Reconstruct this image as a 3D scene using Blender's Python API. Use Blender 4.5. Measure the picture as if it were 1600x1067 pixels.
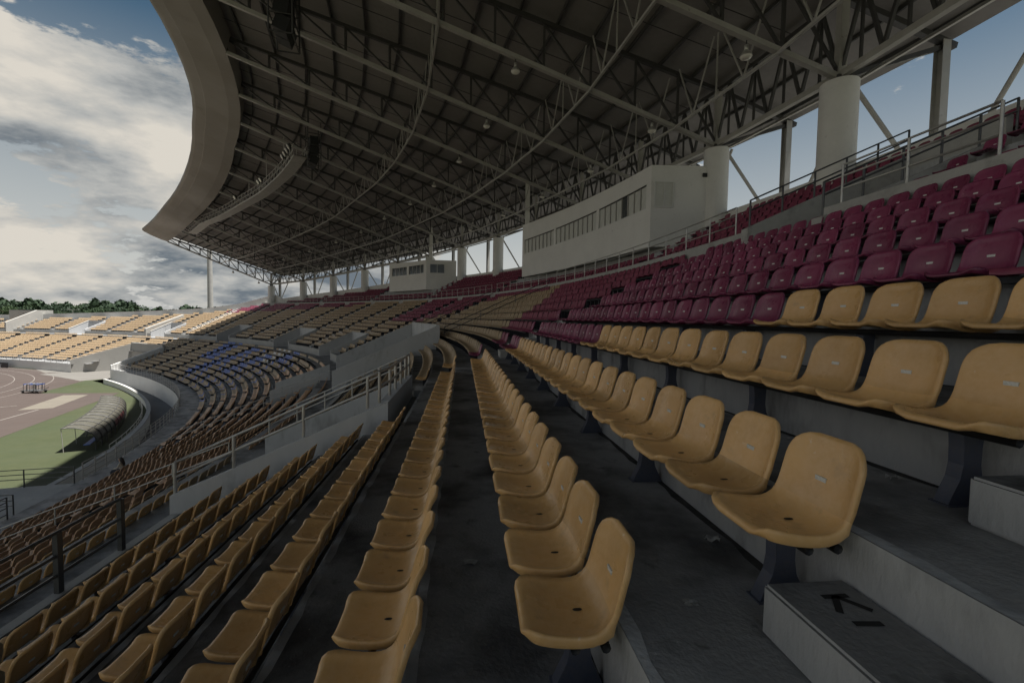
import bpy, bmesh, math, random
import numpy as np
from mathutils import Vector, Matrix
random.seed(7); np.random.seed(7)
for o in list(bpy.data.objects): bpy.data.objects.remove(o)
scn = bpy.context.scene
COL = scn.collection
GZ = 11.0                      # eye height above the field: eye-relative z + GZ = world z

# ------------------------------------------------------------------ camera
cam_d = bpy.data.cameras.new('camera'); cam = bpy.data.objects.new('camera', cam_d); COL.objects.link(cam)
cam_d.sensor_width = 36; cam_d.lens = 36*703/1600.0; cam_d.clip_end = 4000; cam_d.clip_start = .05
cam.matrix_world = Matrix.Translation((0, 0, GZ)) @ Matrix.Rotation(math.pi/2-.0502, 4, 'X') @ Matrix.Rotation(.0159, 4, 'Z')
scn.camera = cam
# ------------------------------------------------------------------ light
SUN_EL, SUN_AZ = math.radians(77), math.radians(84)     # azimuth clockwise from +Y
EXPOSURE = 2.6
def build_world():
    w = bpy.data.worlds.new('World'); scn.world = w; w.use_nodes = True
    nt = w.node_tree; N = nt.nodes; L = nt.links; N.clear()
    out = N.new('ShaderNodeOutputWorld'); bg = N.new('ShaderNodeBackground'); L.new(bg.outputs[0], out.inputs[0])
    sky = N.new('ShaderNodeTexSky'); sky.sky_type = 'NISHITA'; sky.sun_disc = False
    sky.sun_elevation = SUN_EL; sky.sun_rotation = SUN_AZ; sky.air_density = 1.3; sky.dust_density = 1.0
    tc = N.new('ShaderNodeTexCoord'); sep = N.new('ShaderNodeSeparateXYZ'); L.new(tc.outputs['Generated'], sep.inputs[0])
    def math_(op, a, b=None, clamp=False):
        m = N.new('ShaderNodeMath'); m.operation = op; m.use_clamp = clamp
        for i, v in enumerate((a, b)):
            if v is None: continue
            if isinstance(v, (int, float)): m.inputs[i].default_value = v
            else: L.new(v, m.inputs[i])
        return m.outputs[0]
    zc = math_('MAXIMUM', sep.outputs[2], 0.0)
    den = math_('ADD', zc, 0.34)
    px = math_('DIVIDE', sep.outputs[0], den); py = math_('DIVIDE', sep.outputs[1], den)
    comb = N.new('ShaderNodeCombineXYZ'); L.new(px, comb.inputs[0]); L.new(py, comb.inputs[1]); L.new(math_('MULTIPLY', zc, 3.2), comb.inputs[2])
    def noise(scale, detail, rough, vec=comb.outputs[0], dist=.35):
        n = N.new('ShaderNodeTexNoise'); n.inputs['Scale'].default_value = scale; n.inputs['Detail'].default_value = detail
        n.inputs['Roughness'].default_value = rough; n.inputs['Distortion'].default_value = dist; L.new(vec, n.inputs['Vector']); return n.outputs[0]
    n1 = noise(1.25, 12, .6, dist=.0)
    mp = N.new('ShaderNodeMapping'); mp.inputs['Location'].default_value = (.02, .02, .22); L.new(comb.outputs[0], mp.inputs[0])
    n2 = noise(1.25, 5, .5, mp.outputs[0], 0)
    n3 = noise(4.6, 9, .66, dist=.0)
    # the cloud bank lies to the left of the view; the sky clears to the right and thickens toward the horizon
    cov = math_('ADD', math_('MULTIPLY', sep.outputs[0], -.11), math_('MULTIPLY', math_('SUBTRACT', .36, zc), .20))
    dens = math_('ADD', math_('ADD', n1, cov), math_('MULTIPLY', math_('SUBTRACT', n3, .5), .16))
    ramp = N.new('ShaderNodeMapRange'); ramp.inputs['From Min'].default_value = .54; ramp.inputs['From Max'].default_value = .568
    ramp.interpolation_type = 'SMOOTHSTEP'; L.new(dens, ramp.inputs['Value'])
    # sides of the clouds turned to the light are brighter, thick middles greyer
    lit = math_('ADD', math_('MULTIPLY', math_('SUBTRACT', n1, n2), 5.2), .52)
    lit = math_('ADD', lit, math_('MULTIPLY', math_('SUBTRACT', n3, .5), 1.1))
    lit = math_('SUBTRACT', lit, math_('MULTIPLY', math_('SUBTRACT', dens, .6), 1.5), True)
    cr = N.new('ShaderNodeValToRGB'); e = cr.color_ramp.elements
    e[0].position = .05; e[0].color = (.25, .3, .35, 1); e[1].position = .95; e[1].color = (1.16, 1.09, .97, 1)
    k = cr.color_ramp.elements.new(.5); k.color = (.74, .75, .73, 1)
    L.new(lit, cr.inputs[0])
    hs = N.new('ShaderNodeHueSaturation'); hs.inputs['Saturation'].default_value = 1.15; hs.inputs['Value'].default_value = .078; hs.inputs['Hue'].default_value = .485; L.new(sky.outputs[0], hs.inputs['Color'])
    hz = math_('MULTIPLY', math_('DIVIDE', math_('SUBTRACT', .46, zc), .42, True), .85)
    hm = N.new('ShaderNodeMix'); hm.data_type = 'RGBA'; L.new(hz, hm.inputs[0]); L.new(hs.outputs[0], hm.inputs[6]); hm.inputs[7].default_value = (1.08, 1.08, 1.05, 1)
    mix = N.new('ShaderNodeMix'); mix.data_type = 'RGBA'; L.new(ramp.outputs[0], mix.inputs[0]); L.new(hm.outputs[2], mix.inputs[6]); L.new(cr.outputs[0], mix.inputs[7])
    L.new(mix.outputs[2], bg.inputs[0]); bg.inputs[1].default_value = 0.1
build_world()
sun_d = bpy.data.lights.new('sun', 'SUN'); sun_d.energy = 2.0; sun_d.angle = math.radians(1.0); sun_d.color = (1, .97, .92)
sun = bpy.data.objects.new('sun', sun_d); COL.objects.link(sun)
sd = Vector((math.sin(SUN_AZ)*math.cos(SUN_EL), math.cos(SUN_AZ)*math.cos(SUN_EL), math.sin(SUN_EL)))
sun.rotation_euler = sd.to_track_quat('Z', 'Y').to_euler()
vs = scn.view_settings; vs.view_transform = 'Standard'; vs.look = 'None'; vs.exposure = EXPOSURE; vs.gamma = 1
scn.render.engine = 'CYCLES'; scn.cycles.max_bounces = 5; scn.cycles.diffuse_bounces = 3; scn.cycles.glossy_bounces = 2

# ------------------------------------------------------------------ plan of the bowl: q along the stand, w outward
TH = .1104; Q0 = 15.; R1 = 92.; Q1 = 15+92*math.radians(38); R2 = 140.
def ref(q):
    h = TH
    if q <= Q0: return (-math.sin(h)*q, math.cos(h)*q, h)
    x, y = -math.sin(h)*Q0, math.cos(h)*Q0
    def arc(x, y, h, s, R):
        cx, cy = x-R*math.cos(h), y-R*math.sin(h); h2 = h+s/R
        return cx+R*math.cos(h2), cy+R*math.sin(h2), h2
    x, y, h = arc(x, y, h, min(q, Q1)-Q0, R1)
    if q > Q1: x, y, h = arc(x, y, h, q-Q1, R2)
    return x, y, h
def kappa(q): return 0 if q <= Q0 else (1/R1 if q <= Q1 else 1/R2)
def P(q, w, z):
    x, y, h = ref(q); return Vector((x+w*math.cos(h), y+w*math.sin(h), z+GZ))
def frame(q, w, z, flip=False):
    x, y, h = ref(q); c, s = math.cos(h), math.sin(h)
    m = Matrix(((-s, -c, 0, x+w*c), (c, -s, 0, y+w*s), (0, 0, 1, z+GZ), (0, 0, 0, 1))); return m
def lerp_tab(tab, q):
    if q <= tab[0][0]: return tab[0][1]
    for (a, va), (b, vb) in zip(tab, tab[1:]):
        if q <= b: return va+(vb-va)*(q-a)/(b-a)
    return tab[-1][1]
CP, SP, CR, SR = math.cos(.0502), math.sin(.0502), math.cos(.0159), math.sin(.0159)
def project(p):
    X, Y, Z = p[0], p[1], p[2]-GZ
    yy = Y*CP-Z*SP; zz = Z*CP+Y*SP
    if yy < .05: return None
    u, v = 703*X/yy, -703*zz/yy
    return 800+u*CR-v*SR, 533.5+u*SR+v*CR, yy

# ------------------------------------------------------------------ materials
MATS = {}
def mat(name, col, rough=.6, metal=0, noise=None, bump=0, bscale=20, spec=.5, var=0, trans=0, coords='Object', dirt=None, stretch=None):
    if name in MATS: return MATS[name]
    m = bpy.data.materials.new(name); m.use_nodes = True; nt = m.node_tree; N = nt.nodes; L = nt.links
    b = N['Principled BSDF']; b.inputs['Roughness'].default_value = rough; b.inputs['Metallic'].default_value = metal
    b.inputs['Specular IOR Level'].default_value = spec
    if trans: b.inputs['Transmission Weight'].default_value = trans
    tc = N.new('ShaderNodeTexCoord'); vec = tc.outputs[coords] if coords != 'World' else None
    if coords == 'World':
        g = N.new('ShaderNodeNewGeometry'); vec = g.outputs['Position']
    if var:
        oi0 = N.new('ShaderNodeObjectInfo'); sc0 = N.new('ShaderNodeVectorMath'); sc0.operation = 'SCALE'; sc0.inputs[0].default_value = (37, 53, 71); L.new(oi0.outputs['Random'], sc0.inputs['Scale'])
        ad0 = N.new('ShaderNodeVectorMath'); L.new(vec, ad0.inputs[0]); L.new(sc0.outputs[0], ad0.inputs[1]); vec = ad0.outputs[0]
    if stretch:
        mp = N.new('ShaderNodeMapping'); mp.inputs['Scale'].default_value = stretch; L.new(vec, mp.inputs[0]); vec = mp.outputs[0]
    cur = None
    rgb = N.new('ShaderNodeRGB'); rgb.outputs[0].default_value = (*col, 1); cur = rgb.outputs[0]
    def mixc(fac, a, colour, mode='MIX'):
        x = N.new('ShaderNodeMix'); x.data_type = 'RGBA'; x.blend_type = mode
        if isinstance(fac, float): x.inputs[0].default_value = fac
        else: L.new(fac, x.inputs[0])
        L.new(a, x.inputs[6])
        if isinstance(colour, tuple): x.inputs[7].default_value = (*colour, 1)
        else: L.new(colour, x.inputs[7])
        return x.outputs[2]
    def nz(scale, detail=3, rough_=.6, lo=.35, hi=.65):
        n = N.new('ShaderNodeTexNoise'); n.inputs['Scale'].default_value = scale; n.inputs['Detail'].default_value = detail; n.inputs['Roughness'].default_value = rough_
        L.new(vec, n.inputs['Vector'])
        r = N.new('ShaderNodeMapRange'); r.inputs['From Min'].default_value = lo; r.inputs['From Max'].default_value = hi; L.new(n.outputs[0], r.inputs['Value'])
        return r.outputs[0]
    for (sc, c2, amt) in (noise or []):
        f = nz(sc); mm = N.new('ShaderNodeMath'); mm.operation = 'MULTIPLY'; mm.inputs[1].default_value = amt; L.new(f, mm.inputs[0])
        cur = mixc(mm.outputs[0], cur, c2)
    for (sc, c2, lo, hi) in (dirt or []):
        cur = mixc(nz(sc, 4, .65, lo, hi), cur, c2)
    if var:
        oi = N.new('ShaderNodeObjectInfo'); hsv = N.new('ShaderNodeHueSaturation')
        r = N.new('ShaderNodeMapRange'); r.inputs['To Min'].default_value = 1-var; r.inputs['To Max'].default_value = 1+var; L.new(oi.outputs['Random'], r.inputs['Value'])
        L.new(r.outputs[0], hsv.inputs['Value']); L.new(cur, hsv.inputs['Color']); cur = hsv.outputs[0]
    L.new(cur, b.inputs['Base Color'])
    if noise:
        rr = N.new('ShaderNodeMapRange'); rr.inputs['To Min'].default_value = max(.05, rough-.1); rr.inputs['To Max'].default_value = min(1, rough+.12)
        L.new(nz(noise[0][0]*1.7), rr.inputs['Value']); L.new(rr.outputs[0], b.inputs['Roughness'])
    if bump:
        n = N.new('ShaderNodeTexNoise'); n.inputs['Scale'].default_value = bscale; n.inputs['Detail'].default_value = 3; L.new(vec, n.inputs['Vector'])
        bp = N.new('ShaderNodeBump'); bp.inputs['Strength'].default_value = bump; bp.inputs['Distance'].default_value = .02; L.new(n.outputs[0], bp.inputs['Height']); L.new(bp.outputs[0], b.inputs['Normal'])
    MATS[name] = m; return m
YEL = (.69, .41, .16)
M_YEL = mat('yellow_plastic', YEL, .33, noise=[(2.2, (.53, .31, .12), .75), (26, (.72, .48, .25), .35)], dirt=[(5, (.4, .25, .12), .6, .82), (16, (.74, .6, .42), .68, .8), (70, (.3, .2, .11), .7, .78)], var=.16, bump=.05, bscale=60)
M_MAR = mat('maroon_plastic', (0.201, 0.0322, 0.0805), .32, noise=[(3, (0.149, 0.0253, 0.0633), .7), (26, (0.253, 0.0575, 0.115), .35)], dirt=[(9, (0.31, 0.138, 0.172), .66, .8)], var=.2)
M_BLU = mat('blue_plastic', (0.039, 0.117, 0.468), .4, noise=[(5, (0.039, 0.13, 0.442), .5)], var=.15)
M_WHI = mat('white_plastic', (.6, .6, .58), .45, noise=[(5, (.5, .5, .48), .5)])
M_FYEL = mat('far_yellow_plastic', (0.367, 0.266, 0.156), .5, coords='World', noise=[(.35, (0.313, 0.211, 0.122), .55), (5, (0.406, 0.313, 0.203), .5)])  # duller, less saturated yellow for the farther seats
M_FMAR = mat('far_maroon_plastic', (0.213, 0.0375, 0.075), .45, coords='World', noise=[(.35, (0.163, 0.0312, 0.0625), .55), (5, (0.275, 0.0562, 0.1), .5)])  # slightly redder maroon for the farther seats
M_TER = mat('terracotta_plastic', (.6, .37, .215), .42, coords='World', noise=[(.4, (.49, .29, .17), .55), (5, (.67, .44, .27), .5)])
M_FLEG = mat('seat_support_dark', (.02, .022, .03), .6)
M_NAVY = mat('navy_steel', (0.0585, 0.0715, 0.111), .5, noise=[(6, (0.078, 0.0845, 0.111), .6), (40, (0.13, 0.117, 0.104), .25)], bump=.08, bscale=50)
M_BLACK = mat('black_rubber', (.012, .012, .013), .6)
M_PLATE = mat('number_plate_white', (.72, .72, .68), .5, noise=[(60, (.4, .4, .38), .6)])
M_CONC = mat('concrete_grey', (0.39, 0.384, 0.364), .85, coords='World', noise=[(.5, (0.312, 0.305, 0.293), .7), (6, (0.455, 0.448, 0.429), .4)], dirt=[(1.4, (0.195, 0.189, 0.176), .58, .8)], bump=.25, bscale=25)
M_TREAD = mat('tread_concrete_dark', (.27, .27, .27), .62, coords='World', noise=[(.55, (.15, .15, .152), .85), (9, (.33, .328, .32), .4)], dirt=[(1.1, (.055, .055, .056), .47, .68), (5, (.1, .1, .1), .6, .75), (34, (.45, .44, .42), .68, .76)], bump=.35, bscale=40)
M_RISER = mat('riser_concrete', (.4, .405, .41), .85, coords='World', noise=[(.7, (.3, .303, .307), .7), (8, (.46, .46, .455), .4)], dirt=[(2.4, (.16, .16, .158), .54, .74)], bump=.35, bscale=30, stretch=(1, 1, .45))
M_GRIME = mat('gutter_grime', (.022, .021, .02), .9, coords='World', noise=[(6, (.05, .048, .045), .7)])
M_STEP = mat('trodden_step_top', (.17, .17, .17), .75, coords='World', noise=[(2, (.1, .1, .1), .8), (14, (.22, .22, .215), .5)], dirt=[(4, (.05, .05, .05), .5, .72)], bump=.3, bscale=40)
M_WALL = mat('painted_wall_grey', (0.725, 0.714, 0.684), .75, coords='World', noise=[(.6, (0.632, 0.62, 0.597), .6), (7, (0.772, 0.76, 0.725), .3)], dirt=[(2.5, (0.468, 0.456, 0.433), .64, .85)], bump=.12, bscale=30)
M_VOM = mat('passage_wall_grey', (.46, .465, .47), .8, coords='World', noise=[(.6, (.39, .395, .4), .6), (7, (.5, .505, .51), .3)], dirt=[(1.6, (.27, .27, .265), .56, .78)], bump=.15, bscale=30, stretch=(1, 1, .4))
M_WHITE = mat('white_painted_wall', (0.39, 0.379, 0.351), .75, coords='World', noise=[(.5, (0.335, 0.323, 0.301), .6)], dirt=[(2, (0.251, 0.239, 0.223), .62, .85)])
M_STEEL = mat('grey_painted_steel', (0.403, 0.39, 0.365), .5, metal=.0, coords='World', noise=[(1.2, (0.318, 0.304, 0.286), .6)], dirt=[(3, (0.184, 0.159, 0.135), .62, .8)])
M_DSTEEL = mat('dark_and_shaded_steel', (0.0546, 0.0529, 0.0517), .55, coords='World', noise=[(1.5, (0.0401, 0.0386, 0.0371), .6)])  # dark fittings; on roof trusses the shade is put into this colour
M_RAIL = mat('galvanised_rail', (.5, .49, .46), .42, metal=.55, coords='World', noise=[(4, (.38, .37, .35), .6)], dirt=[(7, (.24, .2, .16), .62, .82)])
M_DRAIL = mat('dark_rail_steel', (.07, .072, .075), .4, metal=.3, coords='World', noise=[(4, (.1, .1, .1), .5)])
M_DECK = mat('roof_sheet_underside', (0.225, 0.21, 0.2), .7, coords='World', noise=[(.25, (0.183, 0.173, 0.161), .7), (3, (0.246, 0.232, 0.217), .4)])
M_FASC = mat('fascia_cladding', (0.259, 0.236, 0.208), .6, coords='World', noise=[(.12, (0.223, 0.204, 0.179), .7), (2, (0.272, 0.251, 0.223), .3)], dirt=[(.5, (0.179, 0.165, 0.144), .6, .85)])
M_GLASS = mat('window_glass', (.06, .07, .075), .08, spec=.8, noise=[(1.5, (.12, .125, .12), .5)])
M_BLIND = mat('window_blind', (.6, .6, .56), .45, noise=[(2, (.5, .5, .46), .5)])
M_FRAMEW = mat('white_window_frame', (.62, .62, .6), .5)
M_GRASS = mat('grass', (0.027, 0.0375, 0.0105), .9, coords='World', noise=[(.12, (0.042, 0.045, 0.015), .8), (1.2, (0.021, 0.0307, 0.0075), .6), (14, (0.033, 0.0413, 0.0135), .5)], bump=.5, bscale=14)
M_LAND = mat('far_land', (0.07, 0.0735, 0.042), .95, coords='World', noise=[(.02, (0.084, 0.084, 0.042), .7)])
M_TRACK = mat('running_track', (0.051, 0.036, 0.0299), .85, coords='World', noise=[(.1, (0.0422, 0.0299, 0.0252), .7), (2, (0.0571, 0.0408, 0.034), .4)], dirt=[(.5, (0.0374, 0.0286, 0.0245), .6, .8)])
M_SAND = mat('sand_pit', (0.132, 0.117, 0.0917), .95, coords='World', noise=[(.6, (0.113, 0.098, 0.0784), .7)])
M_LINE = mat('lane_paint', (0.178, 0.161, 0.144), .8, coords='World', noise=[(1, (0.13, 0.112, 0.0975), .8)])
M_APRON = mat('apron_concrete', (0.132, 0.123, 0.111), .9, coords='World', noise=[(.3, (0.113, 0.106, 0.0945), .7)])
M_BOUNCE = mat('bounce_paving', (0.0678, 0.0666, 0.0624), .9, coords='World', noise=[(.2, (0.0567, 0.055, 0.0521), .7)])  # neutral grey for the unseen bounce ground behind the stand
M_ROAD = mat('moat_road', (.13, .13, .13), .9, coords='World', noise=[(.3, (.1, .1, .1), .7), (3, (.16, .16, .155), .4)])
M_LAMP = mat('lamp_glass', (.75, .72, .66), .15, spec=.8)
M_POLY = mat('shelter_polycarbonate', (0.0728, 0.0685, 0.0525), .35, noise=[(.8, (0.0605, 0.0563, 0.0424), .6)], dirt=[(2, (0.0563, 0.0525, 0.0363), .6, .8)])
M_REDPOLY = mat('shelter_maroon', (.15, .03, .035), .5)
M_SKIN = mat('skin', (.42, .25, .17), .6); M_HAIR = mat('hair', (.015, .013, .013), .5); M_SHIRT = mat('shirt', (.45, .42, .37), .8); M_TROUS = mat('trousers', (.04, .045, .06), .8)
M_ADBLUE = mat('board_blue', (.02, .06, .25), .5); M_ADBLK = mat('board_black', (.015, .015, .02), .5); M_ADTXT = mat('board_lettering', (.75, .75, .75), .6)
M_PAPER = mat('waste_paper', (0.3, 0.3, 0.288), .8)
M_LETTER = mat('stencil_black', (.012, .012, .012), .8)
M_BARK = mat('bark', (0.09, 0.065, 0.045), .9)
def leafmat(n, c, c2): return mat(n, c, .7, noise=[(.25, c2, .8)], spec=.2)
LEAF = [leafmat('foliage_a', (.026, .047, .021), (.04, .066, .027)), leafmat('foliage_b', (.042, .068, .028), (.03, .051, .022)), leafmat('foliage_c', (.02, .036, .02), (.03, .05, .024))]

# ------------------------------------------------------------------ object helpers
WORLD = {}
def tag(o, label=None, cat=None, group=None, kind=None):
    if label: o['label'] = label
    if cat: o['category'] = cat
    if group: o['group'] = group
    if kind: o['kind'] = kind
    return o
def thing(name, loc, label, cat, group=None):
    o = bpy.data.objects.new(name, None); COL.objects.link(o); o.empty_display_size = .2
    o.location = loc; WORLD[o.name] = Matrix.Translation(loc); return tag(o, label, cat, group)
def link(name, me, parent=None, M=None):
    o = bpy.data.objects.new(name, me); COL.objects.link(o); M = M or Matrix()
    if parent is not None:
        o.parent = parent; o.matrix_basis = WORLD[parent.name].inverted() @ M
    else: o.matrix_world = M
    WORLD[o.name] = M
    return o
def mesh_of(verts, faces, m, name='mesh', smooth=False, mats=None, mi=None):
    me = bpy.data.meshes.new(name); me.from_pydata([tuple(v) for v in verts], [], faces)
    for x in (mats or [m]): me.materials.append(x)
    if mi: me.polygons.foreach_set('material_index', mi)
    if smooth: me.polygons.foreach_set('use_smooth', [True]*len(me.polygons))
    me.update(); return me
def world_mesh(name, verts, faces, m, parent=None, smooth=False, mats=None, mi=None, kind=None):
    """mesh given in world coordinates, stored about its own centre"""
    c = sum((Vector(v) for v in verts), Vector())/max(1, len(verts))
    me = mesh_of([Vector(v)-c for v in verts], faces, m, name, smooth, mats, mi)
    o = link(name, me, parent, Matrix.Translation(c))
    if kind: o['kind'] = kind
    return o
_cube = {}
def unit_cube(m, bev=0.0):
    k = (m.name, 'c')
    if k not in _cube:
        v = [(x, y, z) for x in (-.5, .5) for y in (-.5, .5) for z in (-.5, .5)]
        f = [(0, 1, 3, 2), (4, 6, 7, 5), (0, 4, 5, 1), (2, 3, 7, 6), (0, 2, 6, 4), (1, 5, 7, 3)]
        _cube[k] = mesh_of(v, f, m, 'bar')
    return _cube[k]
def unit_cyl(m, n=10):
    k = (m.name, n)
    if k not in _cube:
        v = []; f = []
        for i in range(n):
            a = 2*math.pi*i/n; v += [(math.cos(a)*.5, math.sin(a)*.5, -.5), (math.cos(a)*.5, math.sin(a)*.5, .5)]
        for i in range(n):
            j = (i+1) % n; f.append((2*i, 2*j, 2*j+1, 2*i+1))
        f.append(tuple(2*i for i in reversed(range(n)))); f.append(tuple(2*i+1 for i in range(n)))
        me = mesh_of(v, f, m, 'tube'); 
        me.polygons.foreach_set('use_smooth', [True]*n+[False, False]); _cube[k] = me
    return _cube[k]
def bar_matrix(p0, p1, a, b, up=Vector((0, 0, 1))):
    d = p1-p0; L = d.length; z = d.normalized(); x = up.cross(z)
    if x.length < 1e-3: x = Vector((1, 0, 0)).cross(z)
    x.normalize(); y = z.cross(x)
    M = Matrix(((x.x*a, y.x*b, z.x*L, 0), (x.y*a, y.y*b, z.y*L, 0), (x.z*a, y.z*b, z.z*L, 0), (0, 0, 0, 1)))
    return Matrix.Translation((p0+p1)/2) @ M
def bar(name, p0, p1, a, b, m, parent=None, cyl=0):
    me = unit_cyl(m, cyl) if cyl else unit_cube(m)
    return link(name, me, parent, bar_matrix(Vector(p0), Vector(p1), a, b))
def tube_geo(pts, r, n=8):
    pts = [Vector(p) for p in pts]; V = []; F = []
    for i, p in enumerate(pts):
        d = (pts[min(i+1, len(pts)-1)]-pts[max(i-1, 0)]).normalized()
        x = d.cross(Vector((0, 0, 1)))
        if x.length < 1e-3: x = Vector((1, 0, 0))
        x.normalize(); y = x.cross(d)
        for k in range(n):
            a = 2*math.pi*k/n; V.append(p+x*(r*math.cos(a))+y*(r*math.sin(a)))
    for i in range(len(pts)-1):
        for k in range(n):
            j = (k+1) % n; F.append((i*n+k, i*n+j, (i+1)*n+j, (i+1)*n+k))
    F.append(tuple(range(n))); F.append(tuple(reversed(range((len(pts)-1)*n, len(pts)*n))))
    return V, F
def tube(name, pts, r, m, parent=None, n=8):
    V, F = tube_geo(pts, r, n); return world_mesh(name, V, F, m, parent, True)
def railing(label, base, h, levels, m=None, r=.025, post_r=.03, group=None, every=1, square=False, name='railing'):
    """base: list of foot points; a post at each `every`-th, bars at the given fractions of h"""
    m = m or M_RAIL; base = [Vector(b) for b in base]
    t = thing(name, base[0], label, 'railing', group)
    for f in levels: tube('rail', [b+Vector((0, 0, h*f)) for b in base], r, m, t, 6)
    for b in base[::every]: link('post', unit_cube(m) if square else unit_cyl(m, 8), t, bar_matrix(b-Vector((0, 0, .03)), b+Vector((0, 0, h)), post_r*2, post_r*2))
    return t
def qrange(a, b, step):
    n = max(1, int(math.ceil((b-a)/step))); return [a+(b-a)*i/n for i in range(n+1)]
def strip(qs, prof):
    """sweep a (w,z) profile (list or function of q) along q; returns verts, faces"""
    V = []; F = []; n = None
    for q in qs:
        pr = prof(q) if callable(prof) else prof; n = len(pr); V += [P(q, w, z) for w, z in pr]
    for i in range(len(qs)-1):
        for k in range(n-1): F.append((i*n+k, (i+1)*n+k, (i+1)*n+k+1, i*n+k+1))
    return V, F
def closed_sweep(qs, prof):
    V = []; F = []; n = None
    for q in qs:
        pr = prof(q) if callable(prof) else prof; n = len(pr); V += [P(q, w, z) for w, z in pr]
    for i in range(len(qs)-1):
        for k in range(n):
            j = (k+1) % n; F.append((i*n+k, (i+1)*n+k, (i+1)*n+j, i*n+j))
    F.append(tuple(reversed(range(n)))); F.append(tuple(range((len(qs)-1)*n, len(qs)*n)))
    return V, F
def arc_wall(name, q0, q1, w, zb, zt, th, m, parent=None, step=1.5):
    zbf = zb if callable(zb) else (lambda q: zb); ztf = zt if callable(zt) else (lambda q: zt); wf = w if callable(w) else (lambda q: w)
    V, F = closed_sweep(qrange(q0, q1, step), lambda q: [(wf(q), zbf(q)), (wf(q)+th, zbf(q)), (wf(q)+th, ztf(q)), (wf(q), ztf(q))])
    return world_mesh(name, V, F, m, parent)
def radial_wall(name, q, prof, th, m, parent=None):
    """prof: polygon in (w,z); wall of thickness th centred on q"""
    n = len(prof); V = [P(q-th/2, w, z) for w, z in prof]+[P(q+th/2, w, z) for w, z in prof]
    F = [tuple(range(n)), tuple(reversed(range(n, 2*n)))]+[(i, i+n, (i+1) % n+n, (i+1) % n) for i in range(n)]
    return world_mesh(name, V, F, m, parent)
class Geo:
    def __init__(s): s.V = []; s.F = []; s.MI = []
    def add(s, V, F, mi=0):
        k = len(s.V); s.V += V; s.F += [tuple(i+k for i in f) for f in F]; s.MI += [mi]*len(F)
    def box(s, a, b, mi=0):
        x0, y0, z0 = a; x1, y1, z1 = b
        s.add([Vector((x, y, z)) for x in (x0, x1) for y in (y0, y1) for z in (z0, z1)], [(0, 1, 3, 2), (4, 6, 7, 5), (0, 4, 5, 1), (2, 3, 7, 6), (0, 2, 6, 4), (1, 5, 7, 3)], mi)
    def sector(s, q0, q1, w0, w1, z0, z1, mi=0, step=3):
        V, F = closed_sweep(qrange(q0, q1, step), [(w0, z0), (w1, z0), (w1, z1), (w0, z1)]); s.add(V, F, mi)

# ------------------------------------------------------------------ section of the stand (eye-relative z)
TRD, RIS = .936, .43
def riser_w(r): return -.256+TRD*r
def tread_z(r): return -1.72+RIS*r
def seat_w(r): return .53+TRD*r
RMIN, RMAX = -6, 8
W_KERB = riser_w(RMIN)-.15           # foot of the middle tier
Z_WALK = -5.0
LT_N = 12
def lt_w(j): return -7.9-.93*j        # seat line of lower tier row j, 0 on top
def lt_z(j): return -5.5-.36*j       # tread
UP_N = 7
def up_w(u): return 10.0+TRD*u
def up_z(u): return 2.55+.5*u
QMIN, QMAX = -8., 205.
RIM = [(75, 16.5), (82.6, 15.8), (90.9, 14.4), (99.2, 13.), (107.4, 11.6), (115.6, 9.7), (122, 7.4), (130, 4.6), (150, 2.4), (170, .7), (190, -.9), (230, -1.)]
GAP_U = (9.75, 12.45, 13.2)
def rim(q): return lerp_tab(RIM, q)
def rake(w): return tread_z((w+.256)/TRD-.5)
VOMS = [(10.1, 14.7, -1.8), (31, 43.5, -.35), (57, 63.5, -2.), (78, 84.5, -2.), (103, 108, -2.), (128, 133, -2.), (155, 160, -2.)]
AISLE_M = [.75, 15.25, 32.0+12.6]+[53.3+8.7*k for k in range(18)]
def in_vom(q, w, pad=.35):
    return any(a-pad < q < b+pad and w < wb+.45 for a, b, wb in VOMS)
TUN = (113.5, 128.5, -12.6)            # field tunnel through the lower tier
LVOM = [(38.5, 43.5, -11.6)]
def qbreaks(a, b, marks, step):
    pts = sorted(set([a, b]+[m for m in marks if a < m < b])); out = []
    for x, y in zip(pts, pts[1:]): out += qrange(x, y, step)[:-1]
    return out+[b]
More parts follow.
